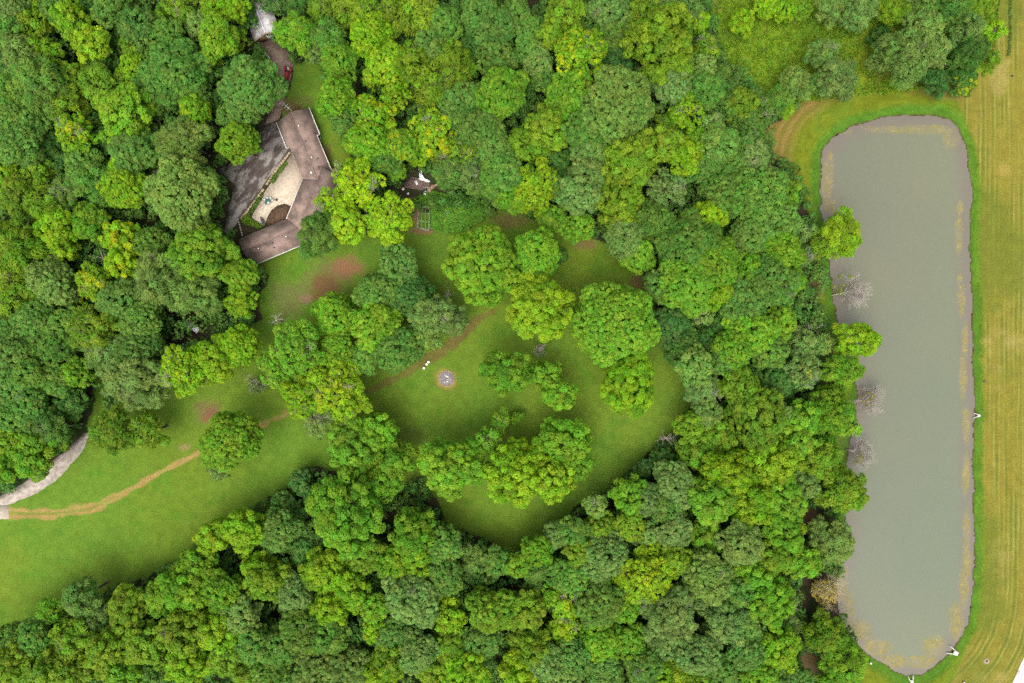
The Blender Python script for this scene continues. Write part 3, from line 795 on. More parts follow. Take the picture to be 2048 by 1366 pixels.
TREES = """
25 15 40 S;72 50 36 O;142 38 38 L;185 90 34 L;110 12 30 G;160 5 30 D;228 14 38 G;276 55 38 G;310 36 20 B;272 86 30 O;362 22 34 O o;395 48 28 S;330 72 36 G;
432 12 32 L;474 20 30 L;432 75 48 B d;478 76 24 O o;425 122 19 Y l;500 178 70 G;474 285 47 B d;354 150 62 G;388 224 38 L d .2;368 280 56 S f;430 200 24 D;248 226 54 B l;
150 268 38 L o .3;270 302 48 G;252 332 32 L d;165 326 36 G;85 168 46 G f;40 110 38 S f;88 105 32 B f;152 160 32 O l;202 172 40 O l;128 208 36 O f;116 165 28 G;30 142 36 D;25 182 36 G;28 235 40 G;62 245 32 G;
38 292 44 G;95 215 30 G;266 140 30 L d;290 168 28 G;300 102 28 G;90 288 30 D;112 322 26 D;15 60 36 G;22 85 30 D;200 122 26 D;312 192 32 G;212 276 24 D;455 232 26 G;
592 68 46 B f;548 2 26 D f;602 12 34 D f;488 30 27 D f;652 18 34 O f;698 15 36 O f;732 35 34 O f;652 72 36 G f;628 106 26 S;738 64 42 L d;680 122 48 B d;672 196 46 B d;688 238 36 G;770 128 42 L d;792 34 38 O f;
836 20 40 O f;885 50 38 G;860 92 36 G;830 128 40 O f;858 180 38 O f;902 118 40 O f;960 28 40 G;988 58 44 G;990 112 38 G;930 85 32 D;750 238 44 L o .3;792 192 30 L o .35;738 284 46 B d .12;800 292 42 B d .22;775 322 36 G d .1;870 266 44 L o .35;838 308 28 L d .25;
746 160 18 Y o;922 210 46 G;905 162 34 O f;1003 187 52 B d;955 258 46 G;935 312 26 O f;985 302 40 G;898 348 36 G f;940 350 34 S f;1030 30 34 G;1055 60 30 G;1130 18 38 O l;1105 62 28 O;1164 107 50 L o .3;1216 22 40 S;1168 45 26 G;1230 75 40 G;1240 124 36 D f;
1324 92 70 O l;1286 30 32 O l;1370 25 36 S;1330 8 28 S;1400 44 20 L d .1;1412 92 24 O f;1075 125 28 S;1058 98 30 G;1086 156 28 G;1142 186 48 B d;1236 208 70 S d;1168 256 38 G;1098 258 44 O l;1053 290 38 O l;1346 172 40 S d;1288 162 30 S f;
1412 178 36 G;1408 132 26 S;1476 212 46 O l;1374 220 38 L o;1338 246 24 O f;1424 246 22 S f;1438 288 40 G;1486 288 34 G;1398 282 28 B d;1265 318 54 O l;1322 290 38 O l;1374 322 38 L l;1240 388 48 O l .06;1182 302 38 S d;1178 345 34 S d;1500 196 24 S f;1532 208 26 G f;1504 256 30 G f;1470 332 30 G;1502 322 36 S d;
1484 44 28 Y l;1532 14 26 L d;1570 14 32 L d;1602 18 26 B d;1660 20 34 S f;1722 22 40 S f;1782 22 32 O f;1681 34 11 Y l;1643 105 34 S f;1676 158 44 S f;1626 166 22 G f;1805 114 66 S f;1850 56 42 S f;1868 100 38 S f;1900 20 42 G f;1932 62 40 S f;1988 60 25 L f;1932 108 46 D f;1872 166 34 D f;1928 166 29 D d .3;1762 72 22 D f;1590 166 36 S f;1556 198 30 G f;1522 238 24 G;1572 216 20 L f;1990 115 15 B f;1842 20 34 G f;1440 150 24 G f;
18 352 38 L d;72 352 36 O l;42 395 42 O f;92 404 38 O f;130 386 30 S f;188 362 42 G f;246 378 44 L d;365 385 70 S d;118 464 46 L l;178 442 38 B d;242 474 34 Y l .4;246 526 34 Y l .25;36 488 50 O f .03;22 556 36 O f;105 562 48 S d;190 566 38 L o .22;162 600 18 Y o .8;398 506 56 B l;302 486 34 G d;
322 558 54 S f;392 588 54 S f;246 600 48 G d;478 550 42 B d;482 602 32 L o .08;30 610 34 O f;72 640 40 G;28 665 40 G;122 655 34 G;152 640 32 G;282 645 42 G;184 658 42 O f;14 598 28 D;60 590 28 O f;
20 705 38 G;62 692 34 G;112 692 36 G;60 752 40 G;112 762 36 G;152 746 32 B d;22 772 36 G;62 805 38 G;142 805 34 D;28 835 36 G;80 848 36 G;25 884 34 B l;70 902 40 B l;104 858 32 G f;14 930 34 B l;62 922 34 B l;100 884 30 B l;200 702 34 S f;224 708 36 S f;272 700 46 G d;266 762 54 S f;362 742 48 L o .12;424 722 46 L l;476 694 40 L d;
225 860 44 O f;296 862 36 O f;456 880 58 B d;440 938 22 S o;722 372 54 Y o;776 436 56 Y o;694 446 46 Y l;692 346 32 Y o;662 408 38 Y o;638 468 50 G f;798 535 46 G d;762 585 48 G d;672 632 46 B d;748 650 52 B d;820 592 44 D d;800 698 50 G d;866 628 42 S f;908 644 28 S f;858 668 32 S f;
600 692 56 B o;676 704 42 B d;728 716 34 G d;560 735 40 B o;672 778 56 L o .15;618 790 46 L o .1;700 820 40 L o .12;640 842 32 S o;968 530 76 B l;1072 507 49 B d;1120 512 15 D;1078 616 64 L l;1012 742 48 B l;1092 752 34 B l;1122 792 32 B l;1230 645 80 B d;1260 766 57 L l;1000 842 20 B f;1033 835 13 B d;
704 890 54 B l;756 870 42 B l;790 920 36 B l;770 960 36 B l;905 932 62 B l;1025 945 62 L l;1128 880 52 B l;1104 955 50 L l;1156 928 34 B l;974 880 24 B f;690 1030 72 B l;570 1010 30 D;560 1058 42 G;602 965 24 D;830 1068 46 B l;818 1112 46 L l;882 1092 42 G d;
428 1072 34 L l;488 1060 44 L l;512 1130 32 L l;330 1192 40 B l;258 1212 44 O l;375 1172 52 B l;398 1130 34 B l;445 1182 40 B d;482 1232 38 S d;372 1262 50 O l;292 1290 44 O l;440 1262 44 L l;378 1322 46 L l;452 1312 38 O l;162 1196 36 G f;108 1216 28 B f;192 1232 30 S f;72 1272 36 G;142 1272 38 O l;208 1302 42 O l;30 1322 42 O l;92 1342 40 O l;152 1342 38 O l;20 1276 28 G;252 1350 38 B l;304 1354 32 G;505 1290 38 G;500 1345 32 O l;
535 1160 42 O l;592 1188 40 S d;652 1142 46 L l;706 1176 38 L l;662 1216 40 L l;610 1100 32 D;746 1212 28 B l;754 1258 30 L l;604 1262 48 G d;558 1292 40 G;662 1272 40 G;540 1342 40 G;642 1342 48 S d .04;702 1330 36 S d;824 1194 54 S d;790 1270 36 G;836 1304 42 S d .03;780 1316 36 O l;762 1348 34 L l;894 1188 26 Y o;898 1232 32 L l;888 1150 38 G;946 1114 28 S f;994 1124 30 G;906 1292 40 O l;960 1282 42 G;930 1342 44 L l;986 1220 48 B d;872 1345 40 O l;780 1120 34 B l;726 1110 34 O d;
1036 1132 24 B d;1074 1102 32 B d;1112 1072 28 S d;1146 1062 32 G;1200 1056 32 O d .05;1260 1052 30 O d;1294 1070 28 S d;1070 1134 32 G;1138 1152 40 G d;1206 1108 50 S d;1288 1160 56 Y o .12;1300 1115 28 Y o .2;1350 1120 32 O d;1414 1156 52 S d;1480 1086 46 S d;1412 1070 34 B l;1202 1206 48 G d;1122 1198 38 L o .15;1132 1252 34 L o .12;1052 1222 40 O l;1066 1292 44 O l;1200 1282 42 B d;1260 1282 38 B d;1342 1232 56 S f;1328 1292 34 S d;1388 1304 46 S d;1450 1246 46 S f .03;1480 1185 36 G;1090 1324 38 S d;1150 1312 38 G;1212 1342 40 G;1290 1332 36 G;1340 1350 36 L d;1040 1350 38 L l;1134 1352 32 S d;1430 1340 42 G;1492 1302 42 G;1400 1352 30 O l;1160 1100 32 O d;1350 1062 34 S d;1250 1215 32 B d;
1542 1112 40 O l;1570 1066 40 B l;1612 1124 32 B l;1664 1084 45 S f;1534 1198 46 B l;1574 1196 22 S f;1576 1250 26 S f;1654 1268 45 O f;1690 1325 48 B f;1556 1298 44 L l;1522 1345 36 B d;1592 1356 32 G;1490 1250 32 G;1680 1365 40 B f;1512 1150 34 B l;
1512 836 56 O l;1476 772 36 B l;1470 942 58 L l;1545 925 52 L l;1420 1000 48 B l;1502 1005 54 L l;1562 992 46 B l;1415 826 30 S d .06;1406 780 34 S d;1390 732 38 S d;1450 722 32 G;1470 698 40 B d;1352 966 42 S d;1258 992 36 B l;1288 938 20 D;1328 918 20 D;1388 902 36 B l;1190 1010 24 S d;1332 1010 36 G;1290 1000 32 S d;1604 738 38 S o .12;1682 742 40 B f;1660 824 54 B f;1700 852 24 B f;1606 834 38 B l;1562 832 28 S d;1636 922 42 O f;1688 984 50 O f;1610 972 26 S d;1594 880 32 B l;1380 850 30 O l;1440 870 34 O l;1650 890 24 B f;1560 760 30 D;
1074 374 48 L o .06;1106 436 30 B d;1156 452 32 B d;1160 390 40 S d;1236 430 36 O l;1312 440 40 G d;1250 476 40 S d;1276 510 34 B d;1336 376 38 S o;1384 494 62 G d;1424 524 56 B d;1372 572 56 B d;1322 572 34 G d;1432 582 44 L l;1416 436 36 L d;1450 384 46 G d;1522 388 52 G d;1536 364 30 S d;1566 390 30 B l;1542 452 52 G d;1562 494 42 B d;1500 472 40 G d;1542 562 50 G d;1502 540 36 B d;1580 562 30 B d;1486 606 48 G d;1500 662 48 B d;1560 640 34 B d;1602 690 36 S f;1642 688 26 S f;1330 655 36 D d;1368 692 40 D d;1400 626 26 S o;1444 652 32 D d;1424 682 34 D d;1542 702 36 G d;1606 464 22 S f;1612 508 22 S f;1682 470 46 L f;1646 492 30 O f;1713 682 46 L f;1400 330 34 G d;1430 348 30 G d;1350 640 34 D d;1110 330 34 D d;1100 372 28 G d;
988 350 40 G d;952 370 24 G f;1010 345 40 G d;892 324 26 O f;1025 395 32 B d;794 344 20 B d;1003 386 28 G d
"""
LANDMARKS = [(590,370,'the brown-roofed house'),(525,55,'the white-roofed shed'),(1660,290,"the pond's top-left bend"),(1690,560,'the highest bleached pond tree'),(1740,800,'the middle bleached pond tree'),(1720,905,'the lowest bleached pond tree'),(1650,1185,'the straw-coloured pond tree'),
    (893,757,'the fire pit'),(846,437,'the pale garden trellis'),(383,655,'the small white shed roof'),(90,930,'the gravel drive'),(680,555,'the bare red soil'),(1230,645,'the big round lone tree'),(1288,1155,'the bright yellow tree'),(243,500,'the tall yellow pair'),
    (162,600,'the small golden tree'),(1338,880,'the bare lawn-edge tree'),(1560,130,'the weedy meadow'),(20,10,"the photo's top-left corner"),(20,1350,"the photo's bottom-left corner"),(1000,10,"the photo's top-edge middle"),(1000,1356,"the photo's bottom-edge middle"),(5,500,"the photo's left-edge middle"),
    (1000,1060,'the rounded lawn bay'),(500,370,'the worn asphalt drive'),(848,370,'the collapsed wooden deck'),(1164,107,'the yellow-tipped top-edge tree'),(1080,700,'the bare lawn shrub'),(510,772,'the pale bare shrub'),(1330,205,'the rusty dead top'),(1928,165,'the orange-tinged tree'),(565,1245,'the grey branch tangle'),(1368,1268,'the bare brown twigs'),(905,1145,'the small grey twig crown'),(1404,632,'the greyish bare-topped tree')]
DIRS = ['right of', 'above right of', 'above', 'above left of', 'left of', 'below left of', 'below', 'below right of']
ORD = ['nearest', 'second nearest', 'third nearest', 'fourth nearest', 'fifth nearest', 'sixth nearest', 'seventh nearest', 'eighth nearest', 'ninth nearest', 'tenth nearest', 'eleventh nearest', 'twelfth nearest']
SPECIAL = {(1230, 645): 'big round bright green tree standing alone on the lawn', (1288, 1160): 'bright yellow tree standing out in the lower wood',
           (242, 474): 'upper half of the tall yellow pair in the left wood', (246, 526): 'lower half of the tall yellow pair in the left wood',
           (162, 600): 'small golden tree among green trees in the left wood', (1164, 107): 'yellow-tipped tree in the wood near the top edge',
           (1928, 166): 'dark orange-tinged tree beside the dry hay field', (0, 0): ''}

def near_open(px, py):
    x, y = (px - CX) * S, (CY - py) * S
    q = np.array([[x + dx, y + dy] for dx, dy in ((0, 0), (4, 0), (-4, 0), (0, 4), (0, -4))])
    return not forest_mask(q[:, 0], q[:, 1]).all()

def built(px, py):
    return any(math.hypot(px - a, py - b) < c for a, b, c in ((550, 240, 190), (600, 450, 170), (848, 380, 110), (383, 655, 75), (530, 60, 100)))

def build_trees():
    r = random.Random(11)
    rows = []
    for ent in TREES.replace("\n", "").split(";"):
        t = ent.split()
        if not t: continue
        px, py, rr, code = float(t[0]), float(t[1]), float(t[2]), t[3]
        k = DEFK[code]; y = 0.0
        for e in t[4:]:
            if e in KIND: k = KIND[e]
            else: y = float(e)
        rows.append((px, py, rr, code, k, y))
    # labels: look + nearest landmark + direction + order among the same
    keys = {}
    info = []
    for i, (px, py, rr, code, k, y) in enumerate(rows):
        cand = sorted((math.hypot(px - l[0], py - l[1]), j) for j, l in enumerate(LANDMARKS))
        d, j = cand[0]
        if d < 22: d, j = cand[1]
        lx, ly, ln = LANDMARKS[j]
        a = math.degrees(math.atan2(ly - py, px - lx)) % 360
        dr = DIRS[int((a + 22.5) // 45) % 8]
        size = 'small ' if rr < 29 else ('large ' if rr > 45 else '')
        tex = {'open': 'open-crowned', 'feath': 'feathery', 'dome': 'dense', 'lump': 'billowy'}[k]
        tip = 'yellow-tipped ' if y >= 0.1 else ''
        key = (size, code, tex, tip, j, dr)
        keys.setdefault(key, []).append((d, i))
        info.append((size, code, tex, tip, ln, dr, key, rr))
    rank = {}
    for key, lst in keys.items():
        lst.sort()
        for q, (d, i) in enumerate(lst): rank[i] = (q, len(lst))
    turn = {}
    broad = sorted((rr, i) for i, (px, py, rr, code, k, y) in enumerate(rows) if k != 'feath' and rr >= 17 and (px, py) not in SPECIAL and not near_open(px, py))
    n_broad = sum(1 for q in rows if q[4] != 'feath' and q[2] >= 17)
    merged = {i for rr, i in broad[:max(0, n_broad - 300)]}
    mass = []
    for i, (px, py, rr, code, k, y) in enumerate(rows):
        meadow = (px > 1425 and py < 270)
        bank = px > 1560 and py > 400 and k == 'feath'
        Rw = rr * S
        hgt = 6.0 + 1.55 * Rw + r.uniform(-1.4, 1.4)
        if meadow: hgt = 2.2 + 1.5 * Rw + r.uniform(-0.4, 0.4)
        if rr < 17: hgt = 1.2 + 1.6 * Rw
        if bank: hgt = 3.5 + 1.5 * Rw
        if code == 'D' : hgt -= 2.5
        hgt = max(hgt, 1.7 * Rw)
        cz = hgt - 0.68 * Rw
        Rw *= (H - cz) / H
        si = min(range(5), key=lambda q: abs(math.log(SIZES[q][0] / Rw)))
        lib = library(k, si)
        q = turn.get((k, si), 0); turn[(k, si)] = q + 1
        crown_me, trunk_me, R0 = lib[q % len(lib)]
        s = Rw / R0 * (1.0 if built(px, py) or meadow else 1.06 if bank else (1.20 if k == 'open' else 1.16) if near_open(px, py) else 1.20)
        w = P(px, py, cz)
        size, code_, tex, tip, ln, dr, key, _ = info[i]
        if i in merged:
            mass.append((crown_me, w, s, r.uniform(0, 6.283), CC[code], y, r.uniform(0.86, 1.14)))
            continue
        noun = 'shrub' if rr < 17 else 'tree'
        if (px, py) in SPECIAL: label = SPECIAL[(px, py)]
        else:
            rk, tot = rank[i]
            label = f"{size}{tip}{tex} {CNAME[code]} {noun} {dr} {ln}"
            if tot > 1: label += f", {ORD[rk]}"
        name = 'leafy_shrub' if rr < 17 else ('willowy_tree' if k == 'feath' else 'broadleaf_tree')
        gz = 0.0
        sdv, _ = pond_sd(np.array([w[0]]), np.array([w[1]]))
        if sdv[0] > -3.5: gz = float(ground_z(sdv)[0])
        t = thing(name, (w[0], w[1], gz), label, noun, 0.0, 'trees of the wood and lawn')
        c = bpy.data.objects.new("crown", crown_me); COL.objects.link(c); c.parent = t
        c.location = (0, 0, cz - gz)
        rz = r.uniform(0, 6.283)
        c.rotation_euler = (r.uniform(-0.14, 0.14), r.uniform(-0.14, 0.14), rz)
        zs = s * r.uniform(0.72, 0.92)
        ex = r.uniform(0.92, 1.10)
        if rr > 75: ex = 1.0; c.rotation_euler = (0, 0, rz)
        c.scale = (s * ex * (1 if q % 2 else -1), s / ex, zs)
        base = CC[code]
        j = r.uniform(0.86, 1.14) if rr < 78 else 1.12; jr = r.uniform(0.92, 1.08); jb = r.uniform(0.85, 1.2)
        c.color = (base[0] * j * jr, base[1] * j, base[2] * j * jb, y)
        if (k == 'open' and rr > 24) or (code == 'S' and i % 3 == 0) or (code in 'OG' and i % 9 == 0):
            for q2 in range(2 if k == 'open' else 1):
                tw = bpy.data.objects.new("bare_twigs", TWIGS[(i + q2) % 4]); COL.objects.link(tw); tw.parent = t
                a2 = r.uniform(0, 6.283); d2 = Rw * r.uniform(0.2, 0.65)
                tw.location = (d2 * math.cos(a2), d2 * math.sin(a2), cz - gz + zs * R0 * r.uniform(0.30, 0.42)); tw.rotation_euler = (0, 0, a2)
        tk = bpy.data.objects.new("trunk", trunk_me); COL.objects.link(tk); tk.parent = t
        clear = (1.2 * R0 + 2.4)
        tk.location = (0, 0, cz - gz); tk.rotation_euler = (0, 0, rz)
        tk.scale = (c.scale[0], c.scale[1], (cz - gz) / clear)
    VV = []; BB = []; VA = []; CL = []; YY = []
    for me, w, sc, rz, cl, y, j in mass:
        n = len(me.vertices)
        co = np.empty(n * 3, np.float32); me.vertices.foreach_get('co', co); co = co.reshape(-1, 3) * np.array([sc, sc, sc * 0.8])
        b = np.empty(n, np.float32); me.attributes['b'].data.foreach_get('value', b)
        v = np.empty(n, np.float32); me.attributes['v'].data.foreach_get('value', v)
        cr, sr = math.cos(rz), math.sin(rz)
        VV.append(np.stack([co[:, 0] * cr - co[:, 1] * sr + w[0], co[:, 0] * sr + co[:, 1] * cr + w[1], co[:, 2] + w[2]], 1))
        BB.append(b); VA.append(v); CL.append(np.tile(np.array(cl) * j, (n, 1)))
    if mass:
        VV = np.concatenate(VV)
        me = mesh_np("understorey_trees", VV, np.arange(len(VV)).reshape(-1, 4), M['leafmass'], point_attr={'b': np.concatenate(BB), 'v': np.concatenate(VA)}, color_attr=np.concatenate(CL))
        o = bpy.data.objects.new("understorey_trees", me); COL.objects.link(o)
        tag(o, "small lower crowns filling the gaps between the wood's larger trees", "trees", kind='stuff')
build_trees()

# dead and bare trees
def dead(name, px, py, rpx, hgt, seed, mat, label, levels=4, thick=1.0, spread=0.55, lean=(0, 0), kids=(4, 6), cat='dead tree', leaves=None):
    R = rpx * S
    w = P(px, py, hgt * 0.6)
    lx, ly = lean
    w[0] -= lx * 0.7; w[1] -= ly * 0.7
    sdv, _ = pond_sd(np.array([w[0]]), np.array([w[1]]))
    gz = float(ground_z(sdv)[0]) if sdv[0] > -3.5 else 0.0
    t = thing(name, (w[0], w[1], gz), label, cat, 0, 'dead and bare trees')
    o = bpy.data.objects.new("branches", dead_mesh(seed, R, hgt, mat, levels, thick, spread, kids, lean)); COL.objects.link(o); o.parent = t
    if leaves:
        r = np.random.RandomState(seed); n = leaves[0]
        bc = rand_dirs(r, n) * (R * 0.55 * r.rand(n) ** 0.5)[:, None] + np.array([lx * 0.8 + leaves[2] * R, ly * 0.8 + leaves[3] * R, hgt * 0.62]); bn = rand_dirs(r, n); bn[:, 2] = abs(bn[:, 2])
        V, F, b, v = bumps_to_leaves(r, bc, bn, r.uniform(0.25, 0.5, n), r.rand(n), 0.4, 0.2, 0.8)
        c = bpy.data.objects.new("foliage", mesh_np("foliage", V, F, M['leaf'], point_attr={'b': b, 'v': v})); COL.objects.link(c); c.parent = t
        c.color = (*leaves[1], 0.0)
dead('dead_tree', 1694, 585, 42, 6.5, 31, M['bleached'], 'bleached bare tree leaning over the water, highest of three on the pond bank', 4, 0.5, 0.34, (2.6, 0.6), (5, 7), leaves=(26, (0.12, 0.15, 0.02), -0.2, 0.4))
dead('dead_tree', 1737, 802, 36, 6.0, 32, M['bleached'], 'bleached bare tree over the water, middle of three on the pond bank', 4, 0.5, 0.34, (2.2, 0.2), (5, 7), leaves=(12, (0.17, 0.16, 0.03), 0.0, 0.0))
dead('dead_tree', 1718, 905, 36, 6.0, 33, M['bleached'], 'bleached bare tree over the water, lowest of three on the pond bank', 4, 0.5, 0.34, (2.2, -0.2), (5, 7), leaves=(10, (0.17, 0.16, 0.03), 0.1, -0.3))
dead('dead_tree', 1648, 1184, 46, 6.5, 34, M['strawwood'], 'straw-coloured half-dead tree with wispy twigs on the lower pond bank', 4, 0.5, 0.4, (1.2, 0.2), (5, 7), leaves=(240, (0.27, 0.225, 0.045), 0.0, 0.0))
dead('dead_tree', 510, 772, 27, 5.5, 48, M['deadwood'], 'bare pale grey shrub beside the worn track', 4, 0.6, 0.55, (0, 0), (4, 5), 'bare shrub', leaves=(40, (0.10, 0.15, 0.045), 0.0, 0.0))
dead('dead_tree', 1338, 880, 30, 11.0, 35, M['deadwood'], 'bare grey dead tree at the right edge of the lawn', 3, 1.0, 0.42, (0, 0), (3, 4))
dead('dead_tree', 1634, 655, 24, 11.0, 36, M['deadwood'], 'bare dead tree with forked white branches between wood and pond', 3, 1.0, 0.45, (0, 0), (3, 4))
dead('dead_tree', 1080, 702, 22, 6.0, 37, M['deadwood'], 'bare grey twiggy shrub below the lime tree on the lawn', 4, 0.8, 0.55, (0, 0), (4, 5), 'bare shrub')
dead('dead_tree', 545, 640, 24, 12.0, 38, M['deadwood'], 'bare pale-limbed dead tree below the house lawn', 3, 1.3, 0.45, (0, 0), (2, 3))
dead('dead_tree', 892, 588, 20, 11.0, 39, M['deadwood'], 'slim dead snag with crooked white limbs above the worn track', 3, 1.1, 0.5, (0, 0), (2, 3))
dead('dead_tree', 195, 515, 26, 15.0, 40, M['deadwood'], 'pale dead limbs poking out beside the tall yellow tree', 2, 1.4, 0.4, (-1.5, 0.4), (2, 3))
dead('dead_tree', 1368, 1268, 20, 14.0, 41, M['deadwood'], 'bare brown twigs above grey-green crowns in the lower wood', 3, 1.0, 0.5, (0, 0), (3, 4))
dead('dead_tree', 565, 1245, 20, 13.5, 42, M['deadwood'], 'grey bare branch tangle in the wood below the field', 3, 1.0, 0.5, (0, 0), (3, 4))
dead('dead_tree', 1330, 205, 16, 14.0, 43, M['log'], 'rusty brown dead top among green trees of the upper wood', 3, 1.2, 0.5, (0, 0), (3, 4))
dead('dead_tree', 1404, 632, 22, 14.0, 44, M['deadwood'], 'greyish bare-topped tree right of the lone round tree', 4, 0.8, 0.55, (0, 0), (3, 4))
dead('dead_tree', 905, 1145, 20, 13.0, 45, M['deadwood'], 'small grey twig crown below the rounded lawn bay', 4, 0.7, 0.55, (0, 0), (3, 4))
dead('dead_tree', 710, 1348, 22, 14.0, 46, M['bleached'], 'long white dead branch showing at the bottom edge of the wood', 2, 1.2, 0.4, (2.0, 1.0), (1, 2))
dead('dead_tree', 1350, 402, 16, 13.0, 47, M['log'], 'broken brown stub limbs in a dark gap of the wood', 2, 1.6, 0.5, (0, 0), (2, 3))

# ------------------------------------------------------------------ undergrowth, meadow weeds, garden weeds
def scatter_clumps(name, label, cat, n, box, maskf, zfun, rbr, leafL, leafW, lai, color, seed, yellow=0.0):
    r = np.random.RandomState(seed)
    x = r.uniform(box[0], box[1], n); y = r.uniform(box[2], box[3], n)
    m = maskf(x, y); x, y = x[m], y[m]
    z = zfun(r, x, y)
    bc = np.stack([x, y, z], 1); bn = rand_dirs(r, len(x)) * 0.5 + np.array([0, 0, 1.0]); bn /= np.linalg.norm(bn, axis=1, keepdims=True)
    rb = r.uniform(rbr[0], rbr[1], len(x))
    V, F, b, v = bumps_to_leaves(r, bc, bn, rb, r.rand(len(x)), leafL, leafW, lai)
    me = mesh_np(name, V, F, M['leaf'], point_attr={'b': b, 'v': v})
    o = bpy.data.objects.new(name, me); COL.objects.link(o); o.color = (*color, yellow)
    tag(o, label, cat, kind='stuff')
def pond_clear(x, y):
    sd, _ = pond_sd(x, y); return sd < -0.6
HOUSE_ZONE = PW([(540,205),(640,205),(700,350),(690,400),(640,500),(510,545),(470,485),(478,430),(560,330)])
JUNK_ZONE = PW([(800,350),(895,345),(895,400),(800,400)])
def forest_ok(x, y): return forest_mask(x, y) & (np.hypot(x - (1632 - CX) * S, y - (CY - 1186) * S) > 5.5) & ~inside(HOUSE_ZONE, x, y) & ~inside(JUNK_ZONE, x, y) & pond_clear(x, y) & ~inside(PW([(1585,1010),(1640,1010),(1640,1075),(1585,1075)]), x, y) & ~inside(PW([(1590,1290),(1640,1290),(1640,1366),(1590,1366)]), x, y)
def inner_wood(x, y): return forest_ok(x, y)
def under_z(r, x, y):
    deep = np.ones(len(x), bool)
    for dx, dy in ((5, 0), (-5, 0), (0, 5), (0, -5), (3.5, 3.5), (-3.5, -3.5)): deep &= forest_ok(x + dx, y + dy)
    return 0.3 + (4.0 + 6.0 * deep) * fbm(x, y, 6, 404) ** 1.2 + r.rand(len(x)) * 1.2
scatter_clumps("undergrowth", "dark green undergrowth filling the wood between the trunks", "undergrowth", 34000, (-150, 86, -105, 105), forest_ok,
               under_z, (0.6, 1.3), 0.7, 0.45, 0.7, (0.056, 0.124, 0.020), 71)
scatter_clumps("meadow_weeds", "tall yellow-green weeds covering the meadow above the pond", "weeds", 9000, (40, 122, 50, 92), lambda x, y: inside(MEADOW, x, y),
               lambda r, x, y: 0.15 + 0.7 * fbm(x, y, 4, 505) ** 2, (0.2, 0.5), 0.38, 0.16, 0.8, (0.096, 0.170, 0.009), 72, 0.05)
gp = PW(GARDEN_PX)
scatter_clumps("garden_weeds", "leafy green vegetable patch and weeds beside the garden frame", "plants", 3000, (gp[:, 0].min(), gp[:, 0].max(), gp[:, 1].min(), gp[:, 1].max()), lambda x, y: inside(gp, x, y),
               lambda r, x, y: 0.15 + 0.5 * fbm(x, y, 3, 606), (0.2, 0.45), 0.36, 0.22, 0.8, (0.080, 0.185, 0.018), 73)
def ring(x, y): 
    return ((np.abs(x) > 127) | (np.abs(y) > 86)) & forest_mask(x, y) & (x < 72)
scatter_clumps("surrounding_wood", "dense woodland canopy running on beyond the clearing", "wood", 5200, (-230, 72, -170, 170), ring,
               lambda r, x, y: 7.0 + 6.0 * fbm(x, y, 8, 707), (1.4, 2.6), 1.5, 1.0, 0.9, (0.06, 0.115, 0.016), 74)

# leaf mounds along the patio
def hedge(label, px_poly, hgt, n, color, seed):
    p = PW(px_poly); r = np.random.RandomState(seed)
    x = r.uniform(p[:, 0].min(), p[:, 0].max(), n); y = r.uniform(p[:, 1].min(), p[:, 1].max(), n)
    m = inside(p, x, y); x, y = x[m], y[m]
    bc = np.stack([x, y, r.uniform(0.1, hgt, len(x))], 1); bn = np.tile(np.array([0, 0, 1.0]), (len(x), 1))
    V, F, b, v = bumps_to_leaves(r, bc, bn, r.uniform(0.15, 0.3, len(x)), r.rand(len(x)), 0.2, 0.13, 1.2)
    o = bpy.data.objects.new("hedge", mesh_np("hedge", V, F, M['leaf'], point_attr={'b': b, 'v': v})); COL.objects.link(o); o.color = (*color, 0.0)
    tag(o, label, "hedge", "low planting round the patio")
hedge("low green planting strip along the patio's upper edge, nearest the garage", [(572,323),(575,328),(546,368),(539,366),(548,350)], 0.5, 420, (0.075, 0.13, 0.02), 1)
hedge("narrow planting strip between asphalt and patio beside the table", [(524,386),(527,391),(505,428),(498,425),(512,402)], 0.5, 420, (0.07, 0.12, 0.02), 2)
hedge("broad bright green planting at the patio's lowest corner", [(484,436),(499,428),(503,438),(528,452),(520,458),(498,450),(487,447)], 0.6, 600, (0.085, 0.16, 0.012), 3)

